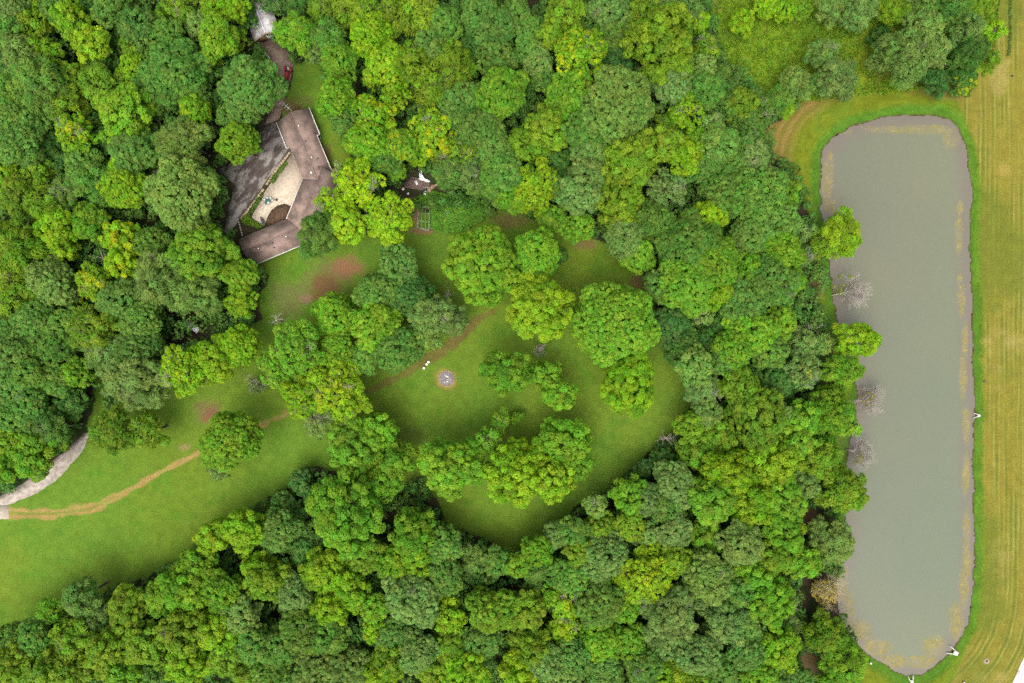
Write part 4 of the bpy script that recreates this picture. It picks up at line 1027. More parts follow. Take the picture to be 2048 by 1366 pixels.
# ------------------------------------------------------------------ house
EAVE, RISE = 2.7, 1.9
def roof_mat():
    m, nt, b = new_mat("brown_shingles")
    L = nt.links
    tc = nt.nodes.new("ShaderNodeTexCoord")
    n = nt.nodes.new("ShaderNodeTexNoise"); n.inputs['Scale'].default_value = 0.35; n.inputs['Detail'].default_value = 7; n.inputs['Roughness'].default_value = 0.6
    n2 = nt.nodes.new("ShaderNodeTexNoise"); n2.inputs['Scale'].default_value = 7.0; n2.inputs['Detail'].default_value = 3
    L.new(tc.outputs['Object'], n.inputs['Vector']); L.new(tc.outputs['Object'], n2.inputs['Vector'])
    r = nt.nodes.new("ShaderNodeValToRGB")
    r.color_ramp.elements[0].position = 0.36; r.color_ramp.elements[0].color = (0.108, 0.080, 0.066, 1)
    r.color_ramp.elements[1].position = 0.58; r.color_ramp.elements[1].color = (0.228, 0.162, 0.134, 1)
    L.new(n.outputs['Fac'], r.inputs['Fac'])
    mr = nt.nodes.new("ShaderNodeMapRange"); mr.inputs['From Min'].default_value = 0.3; mr.inputs['From Max'].default_value = 0.7; mr.inputs['To Min'].default_value = 0.78; mr.inputs['To Max'].default_value = 1.2
    L.new(n2.outputs['Fac'], mr.inputs['Value'])
    hsv = nt.nodes.new("ShaderNodeHueSaturation"); L.new(r.outputs['Color'], hsv.inputs['Color']); L.new(mr.outputs['Result'], hsv.inputs['Value'])
    L.new(hsv.outputs['Color'], b.inputs['Base Color'])
    b.inputs['Roughness'].default_value = 0.92; b.inputs['Specular IOR Level'].default_value = 0.2
    bp = nt.nodes.new("ShaderNodeBump"); bp.inputs['Strength'].default_value = 0.5; bp.inputs['Distance'].default_value = 0.05
    L.new(n2.outputs['Fac'], bp.inputs['Height']); L.new(bp.outputs['Normal'], b.inputs['Normal'])
    return m

def build_house():
    E = lambda x, y: P(x, y, EAVE)[:2]
    W1, W2, W2b, J1 = E(553, 244), E(574, 297), E(579, 294.5), E(605.5, 359)
    E1, E2, E2b, E3 = E(617, 214.5), E(639, 269), E(633.5, 271.5), E(663, 342)
    J2 = E(573, 438.5); C1 = E(681, 352)
    B1, B2 = E(477.3, 479), E(504.7, 531.1)
    O2 = E(629.3, 478.8)
    c0 = (W1 + E1 + J1 + B1) / 4
    root = thing('house', (c0[0], c0[1], 0), 'long bent ranch house with brown shingle roof and white gutters', 'house')
    l = lambda p: (p[0] - c0[0], p[1] - c0[1])
    # ridges
    ax = (J1 - W2b) / np.linalg.norm(J1 - W2b)                      # upper wing axis
    nx = np.array([-ax[1], ax[0]])                                   # towards the east eave
    if np.dot(nx, E3 - J1) < 0: nx = -nx
    w_top = np.dot(E3 - J1, nx)
    ay = (J2 - J1) / np.linalg.norm(J2 - J1); ny = np.array([-ay[1], ay[0]])
    if np.dot(ny, C1 - J1) < 0: ny = -ny
    w_mid = np.dot(C1 - J1, ny); t0 = np.dot(C1 - J1, ay)
    az = (B1 - J2) / np.linalg.norm(B1 - J2); nz = np.array([-az[1], az[0]])
    if np.dot(nz, B2 - J2) < 0: nz = -nz
    w_bot = np.dot(B2 - J2, nz)
    def cross(p, d, q, e):
        A = np.array([d, -e]).T; s = np.linalg.solve(A, q - p); return p + d * s[0]
    Rt = J1 + nx * w_top / 2; Rm = J1 + ny * w_mid / 2; Rb = J2 + nz * w_bot / 2
    M1 = cross(Rt, ax, Rm, ay); M2 = cross(Rm, ay, Rb, az)
    north = np.dot((W1 + E1) / 2 - Rt, ax); R1 = Rt + ax * north
    K = Rm + ay * t0
    O2 = cross(C1, ay, B2, az)
    Rend = Rb + az * np.dot((B1 + B2) / 2 - Rb, az)
    def p3(p, z): return (p[0] - c0[0], p[1] - c0[1], z)
    top = EAVE + RISE
    def zeave(p, base, nrm, w):                                       # height of the slope at an eave point
        return EAVE
    t = 0.14
    rf = MB()
    s_top = RISE / (w_top / 2)
    def zt_w(p): return top - s_top * abs(np.dot(p - Rt, nx))
    rf.slab([p3(q, zt_w(q)) for q in (W1, W2, W2b, J1, M1, R1)], t)
    rf.slab([p3(q, zt_w(q)) for q in (R1, M1, M1 + (E3 - Rt) * 0 + nx * w_top / 2 + ax * 0.0, E3, E2b, E2, E1)], t)
    s_mid = RISE / (w_mid / 2); tm = top + 0.012
    def zm(p): return tm - s_mid * abs(np.dot(p - Rm, ny))
    inner0 = J1
    rf.slab([p3(q, zm(q)) for q in (J1, J2, M2, M1)], t)
    # short gable nose of the middle wing that overlaps the upper wing's back slope
    rf.slab([p3(q, zm(q)) for q in (K, M1, M1 - ny * w_mid * 0.22, K - ny * w_mid * 0.22)], t)
    rf.slab([p3(q, zm(q)) for q in (K, C1, O2, M2)], t)
    s_bot = RISE / (w_bot / 2)
    def zb(p): return top + 0.005 - s_bot * abs(np.dot(p - Rb, nz))
    rf.slab([p3(q, zb(q)) for q in (J2, B1, Rend, M2)], t)
    rf.slab([p3(q, zb(q)) for q in (M2, Rend, B2, O2)], t)
    roof = rf.build('roof', roof_mat(), root)
    # ridge caps
    rc = MB()
    capm = noise_mat("ridge_shingles", (0.20, 0.13, 0.115), (0.27, 0.18, 0.16), 3, 0.9)
    for a, b_ in ((R1, M1), (K, M2), (M2, Rend)):
        rc.tube(p3(a, top + 0.02), p3(b_, top + 0.02), 0.10, n=6)
    rc.build('ridge_cap', capm, roof)
    vl = MB()
    for a, za, b_, zb_ in ((J1, EAVE, M1, top), (J2, EAVE, M2, top)):
        vl.tube(p3(a, za + 0.0), p3(b_, zb_ + 0.0), 0.07, n=6)
    vl.build('valley', M['dark'], roof)
    # walls
    wl = MB()
    def wallbox(a, axis, t_a, t_b, nrm, w, inset=0.45):
        p = [a + axis * (t_a) + nrm * inset, a + axis * t_b + nrm * inset, a + axis * t_b + nrm * (w - inset), a + axis * t_a + nrm * (w - inset)]
        ar = sum(p[i][0] * p[(i + 1) % 4][1] - p[(i + 1) % 4][0] * p[i][1] for i in range(4))
        if ar < 0: p = p[::-1]
        wl.prism([l(q) for q in p], 0.0, EAVE - 0.05)
    wallbox(J1, ax, north + 0.35, 1.5, nx, w_top)
    wallbox(J1, ay, t0 + 0.35, np.dot(J2 - J1, ay) + 3.0, ny, w_mid, 0.47)
    wallbox(J2, az, -2.0, np.dot(B1 - J2, az) - 0.35, nz, w_bot, 0.43)
    def gable(c, nrm, w, axis, ztop):
        h = w / 2 - 0.55
        a, b_ = c - nrm * h, c + nrm * h
        q = axis * 0.12
        vs = [p3(a, EAVE - 0.05), p3(b_, EAVE - 0.05), p3(c, ztop), p3(a + q, EAVE - 0.05), p3(b_ + q, EAVE - 0.05), p3(c + q, ztop)]
        wl.add(vs, [[0, 1, 2], [5, 4, 3], [0, 3, 4, 1], [1, 4, 5, 2], [2, 5, 3, 0]])
    gable(R1 + ax * 0.35, nx, w_top, ax, top - 0.3); gable(K + ay * 0.35, ny, w_mid, ay, top - 0.3); gable(Rend - az * 0.47, nz, w_bot, az, top - 0.3)
    wl.build('wall', M['wall'], root)
    # gutters
    for a, b_ in ((W1, W2), (W2b, J1), (E1, E2), (E2b, E3), (J1, J2), (J2, B1), (B2, O2), (C1, O2)):
        d = (b_ - a) / np.linalg.norm(b_ - a)
        ga, gb = a + d * 0.03, b_ - d * 0.03
        mid = (ga + gb) / 2; L = np.linalg.norm(gb - ga); rz = math.atan2(d[1], d[0])
        off = np.array([-d[1], d[0]])
        side = -1 if np.dot(off, (c0 if False else (Rm + Rt + Rb) / 3) - mid) > 0 else 1
        mid = mid + off * side * 0.09
        MB().box((mid[0] - c0[0], mid[1] - c0[1], EAVE - 0.05), (L, 0.17, 0.14), rz).build('gutter', M['gutter'], root)
    for a, b_ in ((W2, W2b), (E2, E2b)):
        d = b_ - a; mid = (a + b_) / 2
        MB().box((mid[0] - c0[0], mid[1] - c0[1], EAVE - 0.02), (np.linalg.norm(d), 0.12, 0.18), math.atan2(d[1], d[0])).build('fascia', M['gutter'], root)
    # windows and door
    def on_wall(a, axis, s, nrm_out, w, hgt, z, mat, name):
        c = a + axis * s + nrm_out * 0.0
        rz = math.atan2(axis[1], axis[0])
        fr = MB().box((c[0] - c0[0], c[1] - c0[1], z), (w, 0.08, hgt), rz).build(name, M['white'], root)
        MB().box((c[0] - c0[0] + nrm_out[0] * 0.045, c[1] - c0[1] + nrm_out[1] * 0.045, z), (w - 0.16, 0.05, hgt - 0.16), rz).build('pane', mat, fr)
    iw = J1 + ny * 0.43
    for s in (2.2, 5.0, 7.6): on_wall(iw, ay, s, -ny, 1.6, 1.2, 1.55, M['glass'], 'window')
    on_wall(J2 + nz * 0.39, az, 3.0, -nz, 1.6, 1.2, 1.55, M['glass'], 'window')
    on_wall(J2 + nz * 0.39, az, 6.2, -nz, 1.0, 2.05, 1.05, M['glass'], 'door')
    on_wall(J1 + nx * 0.41, ax, -2.4, -nx, 1.0, 2.05, 1.05, M['glass'], 'door')
    ob = B2 - nz * 0.39
    for s in (2.5, 6.0, 9.5): on_wall(ob, -az, s, nz, 1.6, 1.2, 1.55, M['glass'], 'window')
    # vents on the roof
    def vent(px, py, fn, mat, size, kind):
        for _ in range(3):
            z = fn(P(px, py, EAVE + 1.2)[:2])
        q = P(px, py, z)
        m = MB()
        if kind == 'pipe':
            m.lathe((q[0] - c0[0], q[1] - c0[1], z - 0.15), [(size, 0), (size, 0.45), (size * 0.8, 0.5)], 10)
        else:
            m.box((q[0] - c0[0], q[1] - c0[1], z + 0.06), (size, size * 1.5, 0.28), math.atan2(ax[1], ax[0]) + 1.57, 0.85)
        m.build('roof_vent', mat, roof)
    vent(597.8, 252, zt_w, M['white'], 0.16, 'pipe'); vent(624, 315, zt_w, M['white'], 0.16, 'pipe'); vent(622.5, 345, zt_w, M['white'], 0.36, 'box')
    vent(636, 317, zt_w, M['dark'], 0.16, 'pipe'); vent(611, 283, zt_w, M['dark'], 0.20, 'box')
    vent(572.8, 473.5, zb, M['white'], 0.15, 'pipe'); vent(517.3, 497, zb, M['white'], 0.15, 'pipe'); vent(549, 495.5, zb, M['dark'], 0.17, 'pipe'); vent(545.5, 486, zb, M['dark'], 0.14, 'pipe')
build_house()

# stone edging and low walls round the patio
def edging(name, label, cat, pts_px, w, hgt, mat, group=None, gap=None):
    p = PW(pts_px); mb = MB(); r = random.Random(len(pts_px) * 7)
    for i in range(len(p) - 1):
        a, b_ = p[i], p[i + 1]; L = np.linalg.norm(b_ - a); d = (b_ - a) / L; rz = math.atan2(d[1], d[0])
        k = max(1, int(L / 0.7)); s = L / k
        for j in range(k):
            c = a + d * (j + 0.5) * s
            hh = hgt * r.uniform(0.85, 1.1)
            mb.box((c[0], c[1], hh / 2 - 0.03), (s * 0.97, w * r.uniform(0.85, 1.1), hh + 0.06), rz + r.uniform(-0.03, 0.03), 0.94)
    return tag(mb.build(name, mat), label, cat, group)
edging("stone_wall", "low tan stone edging between the asphalt drive and the patio", "wall", [(581,304),(566,324),(546,350),(533,370)], 0.55, 0.35, M['stone'])
edging("stone_wall", "stepped tan stone edging along the lower half of the asphalt drive", "wall", [(528,378),(512,400),(496,421),(482,438)], 0.6, 0.35, M['stone'])
fn = thing("picket_fence", (*P(478.5, 440)[:2], 0), "short white-post fence running from the drive to the house corner", "fence")
fa, fb = P(478.5, 440)[:2], P(487, 472)[:2]
o = MB(); d = fb - fa
o.tube((0, 0, 0.85), (d[0], d[1], 0.85), 0.05, n=6).tube((0, 0, 0.45), (d[0], d[1], 0.45), 0.05, n=6)
o.build('rail', M['stone'], fn)
for k in range(7):
    q = d * k / 6
    MB().box((q[0], q[1], 0.5), (0.13, 0.13, 1.04)).build('post', M['white'], fn)

# antenna on the gable end
an = thing("roof_antenna", (*P(583, 223, 3.0)[:2], 4.4), "thin metal antenna over the upper gable of the house", "antenna")
m_ = MB().tube((0, 0, 0), (0, 0, 1.6), 0.03, n=6); m_.build('mast', M['white'], an)
m_ = MB().tube((0.9, -0.7, 1.5), (-1.6, 1.5, 1.5), 0.035, n=6)
for k in range(4):
    c = np.array([-1.4 + 0.55 * k, 1.3 - 0.48 * k]); m_.tube((c[0] - 0.5, c[1] - 0.55, 1.5), (c[0] + 0.5, c[1] + 0.55, 1.5), 0.025, n=6)
m_.build('boom', M['chairgrey'], an)

# air conditioner and white boxes behind the house
def ac(px, py, label, s=0.7):
    t = thing("air_conditioner", (*P(px, py)[:2], 0), label, "air conditioner", 0.4)
    MB().box((0, 0, 0.38), (s, s, 0.76), 0, 0.97).build('case', M['chairgrey'], t)
    MB().lathe((0, 0, 0.77), [(s * 0.4, 0), (s * 0.4, 0.04)], 16).build('fan_grille', M['dark'], t)
ac(667, 346, "grey air conditioner box at the back corner of the house"); ac(640.5, 277, "small grey air conditioner at the notch of the upper wing", 0.5)

# ------------------------------------------------------------------ shed at the top
def build_shed():
    h = 3.2
    f0 = P(508.4, 81, h)[:2]
    u = np.array([0.93, 0.364]); back = np.array([-0.364, 0.93])
    w, Lg = 6.6, 8.2
    t = thing('shed', (f0[0], f0[1], 0), 'white metal roofed shed half hidden by trees at the end of the yard', 'shed', math.atan2(u[1], u[0]))
    rise = 1.3
    rf = MB()
    rf.slab([(0, 0, h), (w / 2, 0, h + rise), (w / 2, Lg, h + rise), (0, Lg, h)], 0.1)
    rf.slab([(w / 2, 0, h + rise + .003), (w, 0, h), (w, Lg, h), (w / 2, Lg, h + rise + .003)], 0.1)
    roof = rf.build('roof', M['shedroof'], t)
    rc = MB().tube((w / 2, 0, h + rise + .02), (w / 2, Lg, h + rise + .02), 0.10, n=6); rc.build('ridge_cap', M['white'], roof)
    sm = MB()
    for k in range(1, 9):
        y = Lg * k / 9
        sm.tube((0.02, y, h + .02), (w / 2 - .1, y, h + rise - .02), 0.025, n=5).tube((w - .02, y, h + .02), (w / 2 + .1, y, h + rise - .02), 0.025, n=5)
    sm.build('seam', M['shedroof'], roof)
    wl = MB().box((w / 2, Lg / 2 + 0.2, (h - .1) / 2), (w - 0.5, Lg - 0.9, h - .1))
    wl.add([(0.3, 0.62, h - .1), (w - 0.3, 0.62, h - .1), (w / 2, 0.62, h + rise - .25), (0.3, 0.68, h - .1), (w - .3, .68, h - .1), (w / 2, .68, h + rise - .25)], [[0, 1, 2], [5, 4, 3], [0, 3, 4, 1], [1, 4, 5, 2], [2, 5, 3, 0]])
    wl.build('wall', M['tan'], t)
    gb = MB().add([(0, -0.02, h - .12), (w / 2, -0.02, h + rise - .12), (w, -0.02, h - .12), (w, -0.02, h - .4), (w / 2, -0.02, h + rise - .40), (0, -0.02, h - .4),
                   (0, -0.12, h - .12), (w / 2, -0.12, h + rise - .12), (w, -0.12, h - .12), (w, -0.12, h - .4), (w / 2, -0.12, h + rise - .40), (0, -0.12, h - .4)],
                  [[0, 1, 4, 5], [1, 2, 3, 4], [11, 10, 7, 6], [10, 9, 8, 7], [0, 6, 7, 1], [1, 7, 8, 2], [5, 4, 10, 11], [4, 3, 9, 10]])
    gb.build('bargeboard', M['tan'], t)
    MB().box((w * 0.62, 0.58, 1.25), (2.6, 0.08, 2.5)).build('door', M['white'], t)
build_shed()
def small_shed():
    h = 2.6
    a = P(367.8, 648.2, h)[:2]; b_ = P(393.6, 666.6, h)[:2]; d = b_ - a; L = np.linalg.norm(d)
    t = thing('small_shed', (a[0], a[1], 0), 'small shed whose white roof edge shows between dark soil and grey-green trees', 'shed', math.atan2(d[1], d[0]))
    W = 1.4
    MB().slab([(0, 0, h), (L, 0, h), (L, W, h + 0.35), (0, W, h + 0.35)], 0.1).build('roof', M['tarp'], t)
    MB().box((L / 2, W / 2, 1.22), (L - 0.3, W - 0.3, 2.44)).build('wall', M['tan'], t)
    MB().box((L * 0.3, 0.12, 1.0), (0.9, 0.06, 1.95)).build('door', M['white'], t)
small_shed()

# ------------------------------------------------------------------ yard: tractor and cart
def build_tractor():
    w = P(575.5, 146)
    t = thing('tractor', (w[0], w[1], 0.03), 'small red tractor parked in the dirt yard beside the lawn', 'tractor', math.radians(-12))
    # rear at +y, bonnet towards -y
    MB().box((0.28, -0.75, 0.95), (0.62, 1.75, 0.55), 0, 0.86).box((0.28, -1.66, 0.9), (0.5, 0.14, 0.5), 0, 0.9).build('bonnet', M['red'], t)
    MB().box((0.28, -0.3, 0.62), (0.42, 2.6, 0.34)).build('chassis', M['dark'], t)
    for sx in (-0.42, 0.98):
        wh = MB()
        for k in range(20):
            pass
        n = 20; vs = []; fs = []
        prof = [(0.30, -0.16), (0.56, -0.19), (0.64, -0.12), (0.64, 0.12), (0.56, 0.19), (0.30, 0.16)]
        for rr, xx in prof:
            for i in range(n): vs.append((sx + xx, 0.62 + rr * math.cos(6.2832 * i / n), 0.64 + rr * math.sin(6.2832 * i / n)))
        for k in range(len(prof) - 1):
            for i in range(n): fs.append([k * n + i, k * n + (i + 1) % n, (k + 1) * n + (i + 1) % n, (k + 1) * n + i])
        wheel = wh.add(vs, fs).build('rear_wheel', M['tyre'], t)
        MB().tube((sx - 0.1, 0.62, 0.64), (sx + 0.1, 0.62, 0.64), 0.31, n=14).build('rim', M['white'], wheel)
    for sx in (-0.18, 0.74):
        wheel = MB().tube((sx - 0.10, -1.25, 0.36), (sx + 0.10, -1.25, 0.36), 0.36, n=16).build('front_wheel', M['tyre'], t)
        MB().tube((sx - 0.11, -1.25, 0.36), (sx + 0.11, -1.25, 0.36), 0.17, n=10).build('rim', M['white'], wheel)
    for sx in (-0.42, 0.98): MB().box((sx, 0.62, 1.34), (0.42, 1.0, 0.07)).box((sx, 0.10, 1.18), (0.42, 0.07, 0.36)).build('fender', M['red'], t)
    MB().box((0.28, 0.62, 0.95), (0.5, 0.5, 0.12)).box((0.28, 0.86, 1.2), (0.5, 0.1, 0.45)).build('seat', M['concrete'], t)
    MB().tube((0.28, 0.1, 1.1), (0.28, 0.25, 1.38), 0.03, n=6).lathe((0.28, 0.25, 1.38), [(0.2, 0), (0.2, 0.04)], 14).build('steering_wheel', M['dark'], t)
    for sx in (-0.2, 0.76): MB().box((sx, -1.2, 0.95), (0.09, 2.1, 0.13), 0, 1, 0.25).build('loader_arm', M['red'], t)
    MB().box((0.28, -2.35, 0.5), (1.5, 0.5, 0.12)).box((0.28, -2.1, 0.72), (1.5, 0.08, 0.5)).build('bucket', M['dark'], t)
    MB().tube((0.42, -0.9, 1.2), (0.42, -0.9, 1.75), 0.035, n=8).build('exhaust', M['dark'], t)
build_tractor()
def build_cart():
    w = P(583.6, 118)
    t = thing('cart', (w[0], w[1], 0.02), 'small red cart with a pale blue tub at the yard edge', 'cart', math.radians(-14))
    MB().box((0, 0, 0.42), (0.75, 1.15, 0.08)).box((-0.36, 0, 0.58), (0.05, 1.15, 0.26)).box((0.36, 0, 0.58), (0.05, 1.15, 0.26)).box((0, -0.55, 0.58), (0.75, 0.05, 0.26)).build('tray', M['red'], t)
    MB().lathe((0, 0.25, 0.47), [(0.26, 0), (0.33, 0.45), (0.30, 0.45), (0.24, 0.1)], 14).build('tub', M['blue'], t)
    for sx in (-0.45, 0.45): MB().tube((sx - 0.05, 0, 0.24), (sx + 0.05, 0, 0.24), 0.24, n=14).build('wheel', M['tyre'], t)
    MB().tube((0, 0.55, 0.45), (0, 1.15, 0.8), 0.025, n=6).build('handle', M['dark'], t)
build_cart()
# boards leaning by the shed, and the yard's low edge rail
bd = MB()
for k in range(4):
    q = P(529 + k * 2.2, 104 + k * 2.4)
    bd.box((q[0], q[1], 0.06 + 0.06 * (k % 2)), (0.16, 1.9, 0.05), 0.5 + 0.04 * k)
tag(bd.build("timber_boards", M['white']), "pale boards lying beside the yard under the trees", "boards")
edging("yard_edge", "thin wooden edge between the dirt yard and the lawn strip", "edge", [(588,124),(583,150),(577,172),(571,190),(567,206)], 0.14, 0.35, M['log'])
pl = thing("pallet", (*P(533, 71)[:2], 0), "pale wooden pallet lying under the front eave of the white-roofed shed", "pallet", 0.37)
for k in range(6): MB().box((0.0, -0.9 + 0.36 * k, 0.16), (2.2, 0.2, 0.04)).build('slat', M['concrete'], pl)
for k in range(3): MB().box((-0.95 + 0.95 * k, 0, 0.07), (0.1, 2.0, 0.14)).build('bearer', M['tan'], pl)

# ------------------------------------------------------------------ patio furniture
tw = P(535.5, 403.5, 0.7)
tb = thing("patio_table", (tw[0], tw[1], 0.06), "round dark green patio table on the pale patio", "table")
MB().lathe((0, 0, 0.70), [(0.66, 0), (0.68, 0.02), (0.66, 0.05)], 24).build('table_top', M['teal'], tb)
MB().lathe((0.18, -0.22, 0.755), [(0.30, 0), (0.30, 0.012)], 20).build('glass_plate', M['chairgrey'], tb)
MB().tube((0, 0, 0.05), (0, 0, 0.70), 0.05, n=8).lathe((0, 0, 0), [(0.32, 0), (0.26, 0.06)], 16).build('pedestal', M['teal'], tb)
def patio_chair(label, rz_deg, dist):
    a = math.radians(rz_deg)
    t = thing("patio_chair", (tw[0] + dist * math.cos(a), tw[1] + dist * math.sin(a), 0.06), label, "chair", a + math.pi / 2, "chairs round the patio table")
    return t
ch0 = None
CH = [(100, 1.02, "pale green chair at the top of the patio table"), (150, 1.05, "pale chair at the upper left of the patio table"), (210, 1.1, "whitest chair, at the lower left of the patio table"),
      (22, 1.15, "pale chair at the right of the patio table"), (60, 1.05, "greyish chair between top and right of the patio table"), (14, 2.0, "grey chair standing apart on the patio, farthest from the table")]
def chair_parts(t, mat):
    MB().box((0, 0, 0.43), (0.46, 0.46, 0.05), 0, 0.95).build('seat', mat, t)
    MB().box((0, -0.24, 0.68), (0.46, 0.05, 0.48), 0, 0.9, -0.15).build('backrest', mat, t)
    for sx in (-0.2, 0.2):
        for sy in (-0.2, 0.2): MB().tube((sx * 1.05, sy * 1.05, 0), (sx, sy, 0.42), 0.022, n=6).build('leg', M['dark'], t)
        MB().box((sx * 1.2, 0, 0.62), (0.05, 0.42, 0.035)).build('armrest', mat, t)
for k, (a, d_, lb) in enumerate(CH):
    t = patio_chair(lb, a, d_)
    chair_parts(t, M['dark'] if k == 5 else (M['white'] if k == 2 else M['chairgrey']))
gw = P(524.6, 442, 0.9)
gr = thing("grill", (gw[0], gw[1], 0.06), "dark covered barbecue grill near the patio's lowest corner", "grill", 0.35)
MB().box((0, 0, 0.82), (0.6, 1.0, 0.30)).lathe((0, 0, 0.97), [(0.46, 0), (0.42, 0.16), (0.28, 0.27), (0.08, 0.3)], 14, 0.68, 1.08).build('lid', M['grill'], gr)
MB().box((-0.05, 0.78, 0.88), (0.45, 0.45, 0.05)).build('side_shelf', M['grill'], gr); MB().box((0.0, -0.74, 0.88), (0.42, 0.4, 0.05)).build('side_shelf', M['grill'], gr)
for sx in (-0.24, 0.24):
    for sy in (-0.42, 0.42): MB().tube((sx, sy, 0), (sx, sy, 0.7), 0.025, n=6).build('leg', M['dark'], gr)

# ------------------------------------------------------------------ lawn: stools and fire pit
def make_stool(px, py, label):
    w = P(px, py, 0.45)
    t = thing("stool", (w[0], w[1], 0), label, "stool", 0.3 * px, "white stools by the fire pit")
    MB().lathe((0, 0, 0.42), [(0.26, 0), (0.305, 0.03), (0.29, 0.065), (0.12, 0.055)], 22).build('seat', M['white'], t)
    for k in range(4):
        a = math.pi / 4 + k * math.pi / 2
        MB().tube((0.25 * math.cos(a), 0.25 * math.sin(a), 0), (0.18 * math.cos(a), 0.2 * math.sin(a), 0.43), 0.03, 0.035, n=8).build('leg', M['white'], t)
make_stool(857.2, 724, "white round stool farthest right of three on the lawn beside the track")
make_stool(853, 728.5, "white round stool between two others beside the track")
make_stool(847.8, 736.2, "white round stool set apart, farthest left of three beside the track")
fw = P(893, 757)
fp = thing("fire_pit", (fw[0], fw[1], 0), "round ash-filled fire pit on the lawn", "fire pit")
rr_ = random.Random(4); R_ = 1.75
m_ = MB(); n = 40; vs = [(0, 0, 0.09)]; fs = []
for ring_, (q, z) in enumerate(((0.35, 0.12), (0.7, 0.08), (1.0, 0.02), (1.08, -0.03))):
    for i in range(n):
        a = 6.2832 * i / n; r2 = R_ * q * rr_.uniform(0.93, 1.06); vs.append((r2 * math.cos(a), r2 * math.sin(a), z + rr_.uniform(-0.02, 0.05) * (ring_ < 3)))
fs = [[0, 1 + i, 1 + (i + 1) % n] for i in range(n)]
for k in range(3):
    for i in range(n): fs.append([1 + k * n + i, 1 + (k + 1) * n + i, 1 + (k + 1) * n + (i + 1) % n, 1 + k * n + (i + 1) % n])
m_.add(vs, fs).build('ash_bed', M['ash'], fp)
m_ = MB()
for k in range(46):
    a = rr_.uniform(0, 6.28); q = R_ * rr_.uniform(0, 0.88) ; s_ = rr_.uniform(0.08, 0.24)
    m_.box((q * math.cos(a), q * math.sin(a), 0.12), (s_, s_ * rr_.uniform(0.4, 0.9), 0.12), rr_.uniform(0, 3), 0.7)
m_.build('charred_debris', M['cinder'], fp)
MB().tube((-0.35, 0.75, 0.17), (0.55, 0.35, 0.17), 0.15, n=8).build('pale_log', M['concrete'], fp)
MB().tube((0.0, -0.5, 0.16), (0.45, -0.85, 0.16), 0.14, n=8).build('pale_log', M['concrete'], fp)
MB().tube((-0.45, -0.7, 0.15), (-0.4, -1.1, 0.15), 0.10, n=8).build('pale_log', M['concrete'], fp)
m_ = MB()
for k in range(34):
    a = 6.2832 * k / 34
    if 0.4 < a < 5.6 and k % 4 == 0: continue
    m_.box((R_ * 1.06 * math.cos(a), R_ * 1.06 * math.sin(a), 0.06), (0.24, 0.26, 0.16), a, 0.75)
m_.build('stone_ring', M['stone'], fp)

# ------------------------------------------------------------------ collapsed deck and garden things
rr_ = random.Random(9)
def Z2(x, y, h=0.0):                                  # garden zoom coordinates -> world
    return P(760 + x / 7.5875, 320 + y / 7.5875, h)
dk = thing("collapsed_deck", (*Z2(600, 370)[:2], 0), "collapsed weathered wooden deck of dark boards under the trees", "deck", math.radians(-9))
m_ = MB()
for k in range(9):
    y = 1.25 - 0.31 * k; L = 4.6 + 0.25 * k - (0.9 if k > 6 else 0)
    m_.box((0.1 - 0.12 * k + rr_.uniform(-0.15, 0.15), y, 0.32 + 0.05 * rr_.random()), (L, 0.26, 0.05), rr_.uniform(-0.02, 0.02))
m_.build('boards', M['wood'], dk)
m_ = MB()
for k in range(4): m_.box((-1.7 + 1.2 * k, 0, 0.15), (0.12, 2.6, 0.26))
m_.build('joists', M['wood'], dk)
r = np.random.RandomState(3)
def crumple(name, label, cat, poly, z, mat):
    p = np.array([Z2(*q)[:2] for q in poly]); xs = np.arange(p[:, 0].min(), p[:, 0].max(), 0.14); ys = np.arange(p[:, 1].min(), p[:, 1].max(), 0.14)
    X, Y = np.meshgrid(xs, ys); ins = inside(p, X, Y); Zz = z + r.rand(*X.shape) * 0.16 + 0.35 * fbm(X, Y, 0.8, 12)
    idx = np.arange(X.size).reshape(X.shape); fk = ins[:-1, :-1] & ins[:-1, 1:] & ins[1:, 1:] & ins[1:, :-1]
    F = np.stack([idx[:-1, :-1], idx[:-1, 1:], idx[1:, 1:], idx[1:, :-1]], -1)[fk]
    used = np.unique(F); rm = np.zeros(X.size, int); rm[used] = np.arange(len(used))
    o = bpy.data.objects.new(name, mesh_np(name, np.stack([X.ravel(), Y.ravel(), Zz.ravel()], 1)[used], rm[F], mat)); COL.objects.link(o)
    so = o.modifiers.new("thickness", 'SOLIDIFY'); so.thickness = 0.03
    return tag(o, label, cat)
crumple("tarp", "crumpled white tarpaulin heaped on the collapsed deck", "tarp", [(565,300),(600,275),(590,150),(640,170),(655,235),(690,285),(765,315),(760,352),(700,345),(620,315)], 0.42, M['tarp'])
pn = MB(); q = Z2(557, 350); pn.box((q[0], q[1], 0.50), (0.62, 1.15, 0.05), math.radians(28))
tag(pn.build("white_panel", M['white']), "flat white panel lying on the dark deck boards", "panel")
lg = MB(); pts = [Z2(735, 480, .35), Z2(770, 430, .4), Z2(830, 390, .42), Z2(880, 365, .45), Z2(920, 330, .5)]
rad = [0.55, 0.5, 0.36, 0.30, 0.2]
for k in range(4): lg.tube(pts[k], pts[k + 1], rad[k], rad[k + 1], 9)
lg.tube(pts[1], Z2(680, 395, .5), 0.4, 0.12, 8); lg.tube(pts[2], Z2(765, 375, .7), 0.25, 0.08, 7)
tag(lg.build("fallen_log", M['log']), "thick tan fallen log at the end of the collapsed deck", "log")
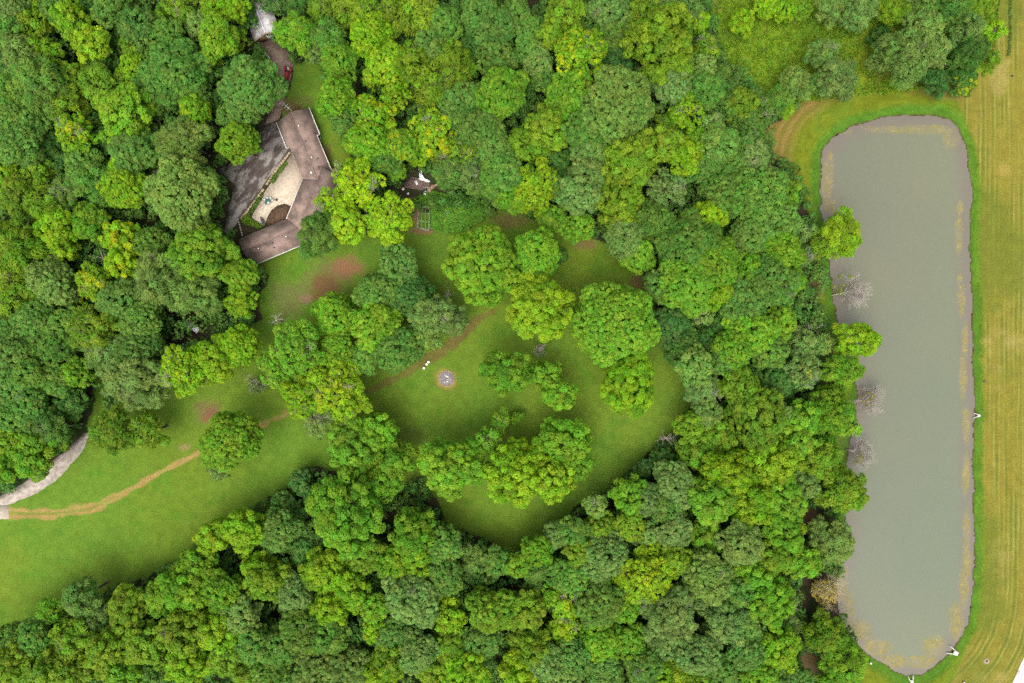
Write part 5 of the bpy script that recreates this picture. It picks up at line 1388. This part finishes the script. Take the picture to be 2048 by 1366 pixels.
def bucket(px, py, rad_, label, mat, name="bucket", squash=1.0):
    w = P(px, py, 0.3); t = thing(name, (w[0], w[1], 0.0), label, name)
    MB().lathe((0, 0, 0), [(rad_ * 0.8, 0), (rad_, 0.36), (rad_ * 0.92, 0.36), (rad_ * 0.75, 0.12)], 16, 1.0, squash).build('body', mat, t)
    MB().lathe((0, 0, 0.34), [(rad_ * 1.0, 0), (rad_ * 1.07, 0.02), (rad_ * 1.0, 0.05)], 16, 1.0, squash).build('rim', M['white'] if mat is not M['blue'] else M['blue'], t)
bucket(806.2, 378, 0.33, "white bucket standing left of the collapsed deck", M['chairgrey'])
bucket(816.5, 387.3, 0.25, "smaller white bucket below left of the collapsed deck", M['white'])
bucket(850.6, 387.6, 0.42, "white oval basin on the ground below the log", M['white'], "basin", 0.6)
bucket(894.5, 426, 0.36, "pale blue bucket alone among the garden weeds", M['blue'])
ct = thing("garden_cart", (*Z2(690, 460)[:2], 0), "two-wheeled garden cart with white rims beside the fallen log", "cart", 0.2)
MB().box((0, 0, 0.5), (0.9, 0.7, 0.08)).box((-0.43, 0, 0.62), (0.05, 0.7, 0.3)).box((0.43, 0, 0.62), (0.05, 0.7, 0.3)).build('tray', M['dark'], ct)
for sy in (-0.42, 0.42):
    wv = MB(); 
    for k in range(16):
        a = 6.2832 * k / 16; b2 = 6.2832 * (k + 1) / 16
        wv.tube((0.34 * math.cos(a), sy, 0.36 + 0.34 * math.sin(a)), (0.34 * math.cos(b2), sy, 0.36 + 0.34 * math.sin(b2)), 0.04, n=5, cap=False)
    for k in range(3): a = math.pi * k / 3; wv.tube((0.34 * math.cos(a), sy, 0.36 + 0.34 * math.sin(a)), (-0.34 * math.cos(a), sy, 0.36 - 0.34 * math.sin(a)), 0.015, n=4)
    wv.build('wheel', M['white'], ct)
MB().tube((0.45, -0.3, 0.6), (1.1, -0.3, 0.85), 0.03, n=6).tube((0.45, 0.3, 0.6), (1.1, 0.3, 0.85), 0.03, n=6).tube((1.1, -0.3, 0.85), (1.1, 0.3, 0.85), 0.03, n=6).build('handle', M['white'], ct)
# garden cage frame
hc = 1.7
A, B, Cc, D = [Z2(x, y, hc) for x, y in ((585, 697), (752, 712), (740, 1062), (565, 1022))]
g0 = (A + B + Cc + D) / 4
gf = thing("garden_trellis", (g0[0], g0[1], 0), "pale green pipe frame over a garden bed with a grid top", "trellis")
lo = lambda p, z=None: (p[0] - g0[0], p[1] - g0[1], p[2] if z is None else z)
m_ = MB(); rp = 0.055
for a, b_ in ((A, B), (B, Cc), (Cc, D), (D, A)): m_.tube(lo(a), lo(b_), rp, n=6)
for f in (0.27, 0.62): m_.tube(lo(A + (B - A) * f), lo(D + (Cc - D) * (f + 0.08)), 0.035, n=6)
for f in (0.31, 0.68): m_.tube(lo(A + (D - A) * f), lo(B + (Cc - B) * f), 0.035, n=6)
m_.build('top_grid', M['trellis'], gf)
for p in (A, B, Cc, D, (A + D) / 2, (B + Cc) / 2): MB().tube(lo(p, 0.0), lo(p), 0.05, n=6).build('post', M['trellis'], gf)
m_ = MB()
for a, b_ in ((A, B), (B, Cc), (Cc, D), (D, A)): m_.tube(lo(a, 0.25), lo(b_, 0.25), 0.04, n=6)
m_.build('base_rail', M['trellis'], gf)
wf = thing("wire_fence", (*Z2(775, 520)[:2], 0), "thin weathered garden fence rising from the green frame towards the deck", "fence")
a0 = Z2(775, 520)[:2]; d = Z2(768, 760)[:2] - a0
MB().tube((0, 0, 0.9), (d[0], d[1], 0.9), 0.045, n=6).tube((0, 0, 0.45), (d[0], d[1], 0.45), 0.03, n=6).build('rail', M['log'], wf)
for k in range(4): MB().tube((d[0] * k / 3, d[1] * k / 3, 0), (d[0] * k / 3, d[1] * k / 3, 1.0), 0.05, n=6).build('post', M['log'], wf)

# ------------------------------------------------------------------ pond pipe ends and field marks
def headwall(px, py, ang, s, label):
    w = P(px, py); sdv, _ = pond_sd(np.array([w[0]]), np.array([w[1]]))
    t = thing("pipe_headwall", (w[0], w[1], WATER_Z - 0.15), label, "pipe outlet", math.radians(ang), "concrete pipe outlets of the pond")
    # local +x points to the water
    tk = 0.16 * s
    m = MB()
    for sg in (-1, 1):
        m.prism([(-1.5 * s, sg * 0.10 * s), (-1.5 * s, sg * 0.12 * s + sg * tk), (1.0 * s, sg * 0.85 * s + sg * tk), (1.0 * s, sg * 0.85 * s)][::sg], 0.0, 0.62)
    m.build('wing_wall', M['concrete'], t)
    MB().prism([(-1.45 * s, -0.4 * s), (-0.35 * s, -0.62 * s), (-0.35 * s, 0.62 * s), (-1.45 * s, 0.4 * s)], 0.60, 0.70).build('cap', M['concrete'], t)
    MB().prism([(-0.9 * s, -0.3 * s), (0.9 * s, -0.8 * s), (0.9 * s, 0.8 * s), (-0.9 * s, 0.3 * s)], 0.0, 0.12).build('apron', M['shadedpipe'], t)
    MB().tube((-1.4 * s, 0, 0.36), (-0.30 * s, 0, 0.36), 0.26 * s, n=14).build('pipe', M['shadedpipe'], t)
headwall(1953, 831, 180, 0.62, "small white concrete pipe outlet halfway down the pond's right bank")
headwall(1905, 1303, 155, 1.0, "largest white concrete pipe outlet at the pond's lower right bend")
headwall(1823, 1358, 100, 0.7, "white concrete pipe outlet at the pond's lowest point")
def box_thing(name, label, cat, px, py, parts):
    w = P(px, py); t = thing(name, (w[0], w[1], 0), label, cat)
    for pn_, mb_, mt in parts: mb_.build(pn_, mt, t)
box_thing("marker_post", "small white and dark utility marker on the grass left of the lowest pipe outlet", "marker", 1740, 1325, [('post', MB().box((0, 0, 0.3), (0.35, 0.35, 0.6), 0, 0.9), M['white']), ('cap', MB().box((-0.3, 0.12, 0.16), (0.3, 0.4, 0.32), 0.4, 0.8), M['dark'])])
box_thing("marker_post", "tiny pale marker stub at the bottom edge of the mown grass", "marker", 1927, 1364, [('post', MB().box((0, 0, 0.2), (0.2, 0.4, 0.4), 0.4, 0.9), M['chairgrey']), ('cap', MB().box((-0.25, 0.1, 0.1), (0.2, 0.25, 0.2)), M['dark'])])
box_thing("drain_cover", "small dark drain cover in the dry grass above the middle pipe outlet", "drain cover", 1969, 763, [('rim', MB().lathe((0, 0, 0), [(0.32, -0.1), (0.32, 0.05), (0.26, 0.06)], 14), M['dark']), ('lid', MB().lathe((0, 0, 0.05), [(0.25, 0), (0.22, 0.04)], 14), M['shadedpipe'])])
box_thing("drain_cover", "small black drain cover in the hay field near the orange-tinged tree", "drain cover", 2024, 152, [('rim', MB().lathe((0, 0, 0), [(0.32, -0.1), (0.32, 0.05), (0.26, 0.06)], 14), M['dark']), ('lid', MB().lathe((0, 0, 0.05), [(0.25, 0), (0.22, 0.04)], 14), M['tyre'])])
box_thing("manhole", "round concrete manhole ringed by bare soil near the road", "manhole", 1973, 1322, [('ring', MB().lathe((0, 0, 0), [(0.5, -0.1), (0.5, 0.08), (0.4, 0.1)], 18), M['stone']), ('lid', MB().lathe((0, 0, 0.08), [(0.36, 0), (0.33, 0.05)], 18), M['shadedpipe'])])
# narrow weedy line at the field's top
V = None
p_ = PW([(2021,-20),(2019,30),(2020,70),(2016,112)]); r = np.random.RandomState(77)
bc = []
for i in range(3):
    for t_ in np.linspace(0, 1, 60): q = p_[i] + (p_[i + 1] - p_[i]) * t_; bc.append((q[0] + r.normal() * 0.14, q[1], 0.12))
bc = np.array(bc); bn = np.tile(np.array([0, 0, 1.0]), (len(bc), 1))
V, F, b, v = bumps_to_leaves(r, bc, bn, r.uniform(0.12, 0.28, len(bc)), r.rand(len(bc)), 0.3, 0.1, 1.2)
o = bpy.data.objects.new("weed_strip", mesh_np("weed_strip", V, F, M['leaf'], point_attr={'b': b, 'v': v})); COL.objects.link(o); o.color = (0.07, 0.11, 0.02, 0.0)
tag(o, "thin dark strip of uncut weeds in the hay field near the photo's top right", "weeds", kind='stuff')
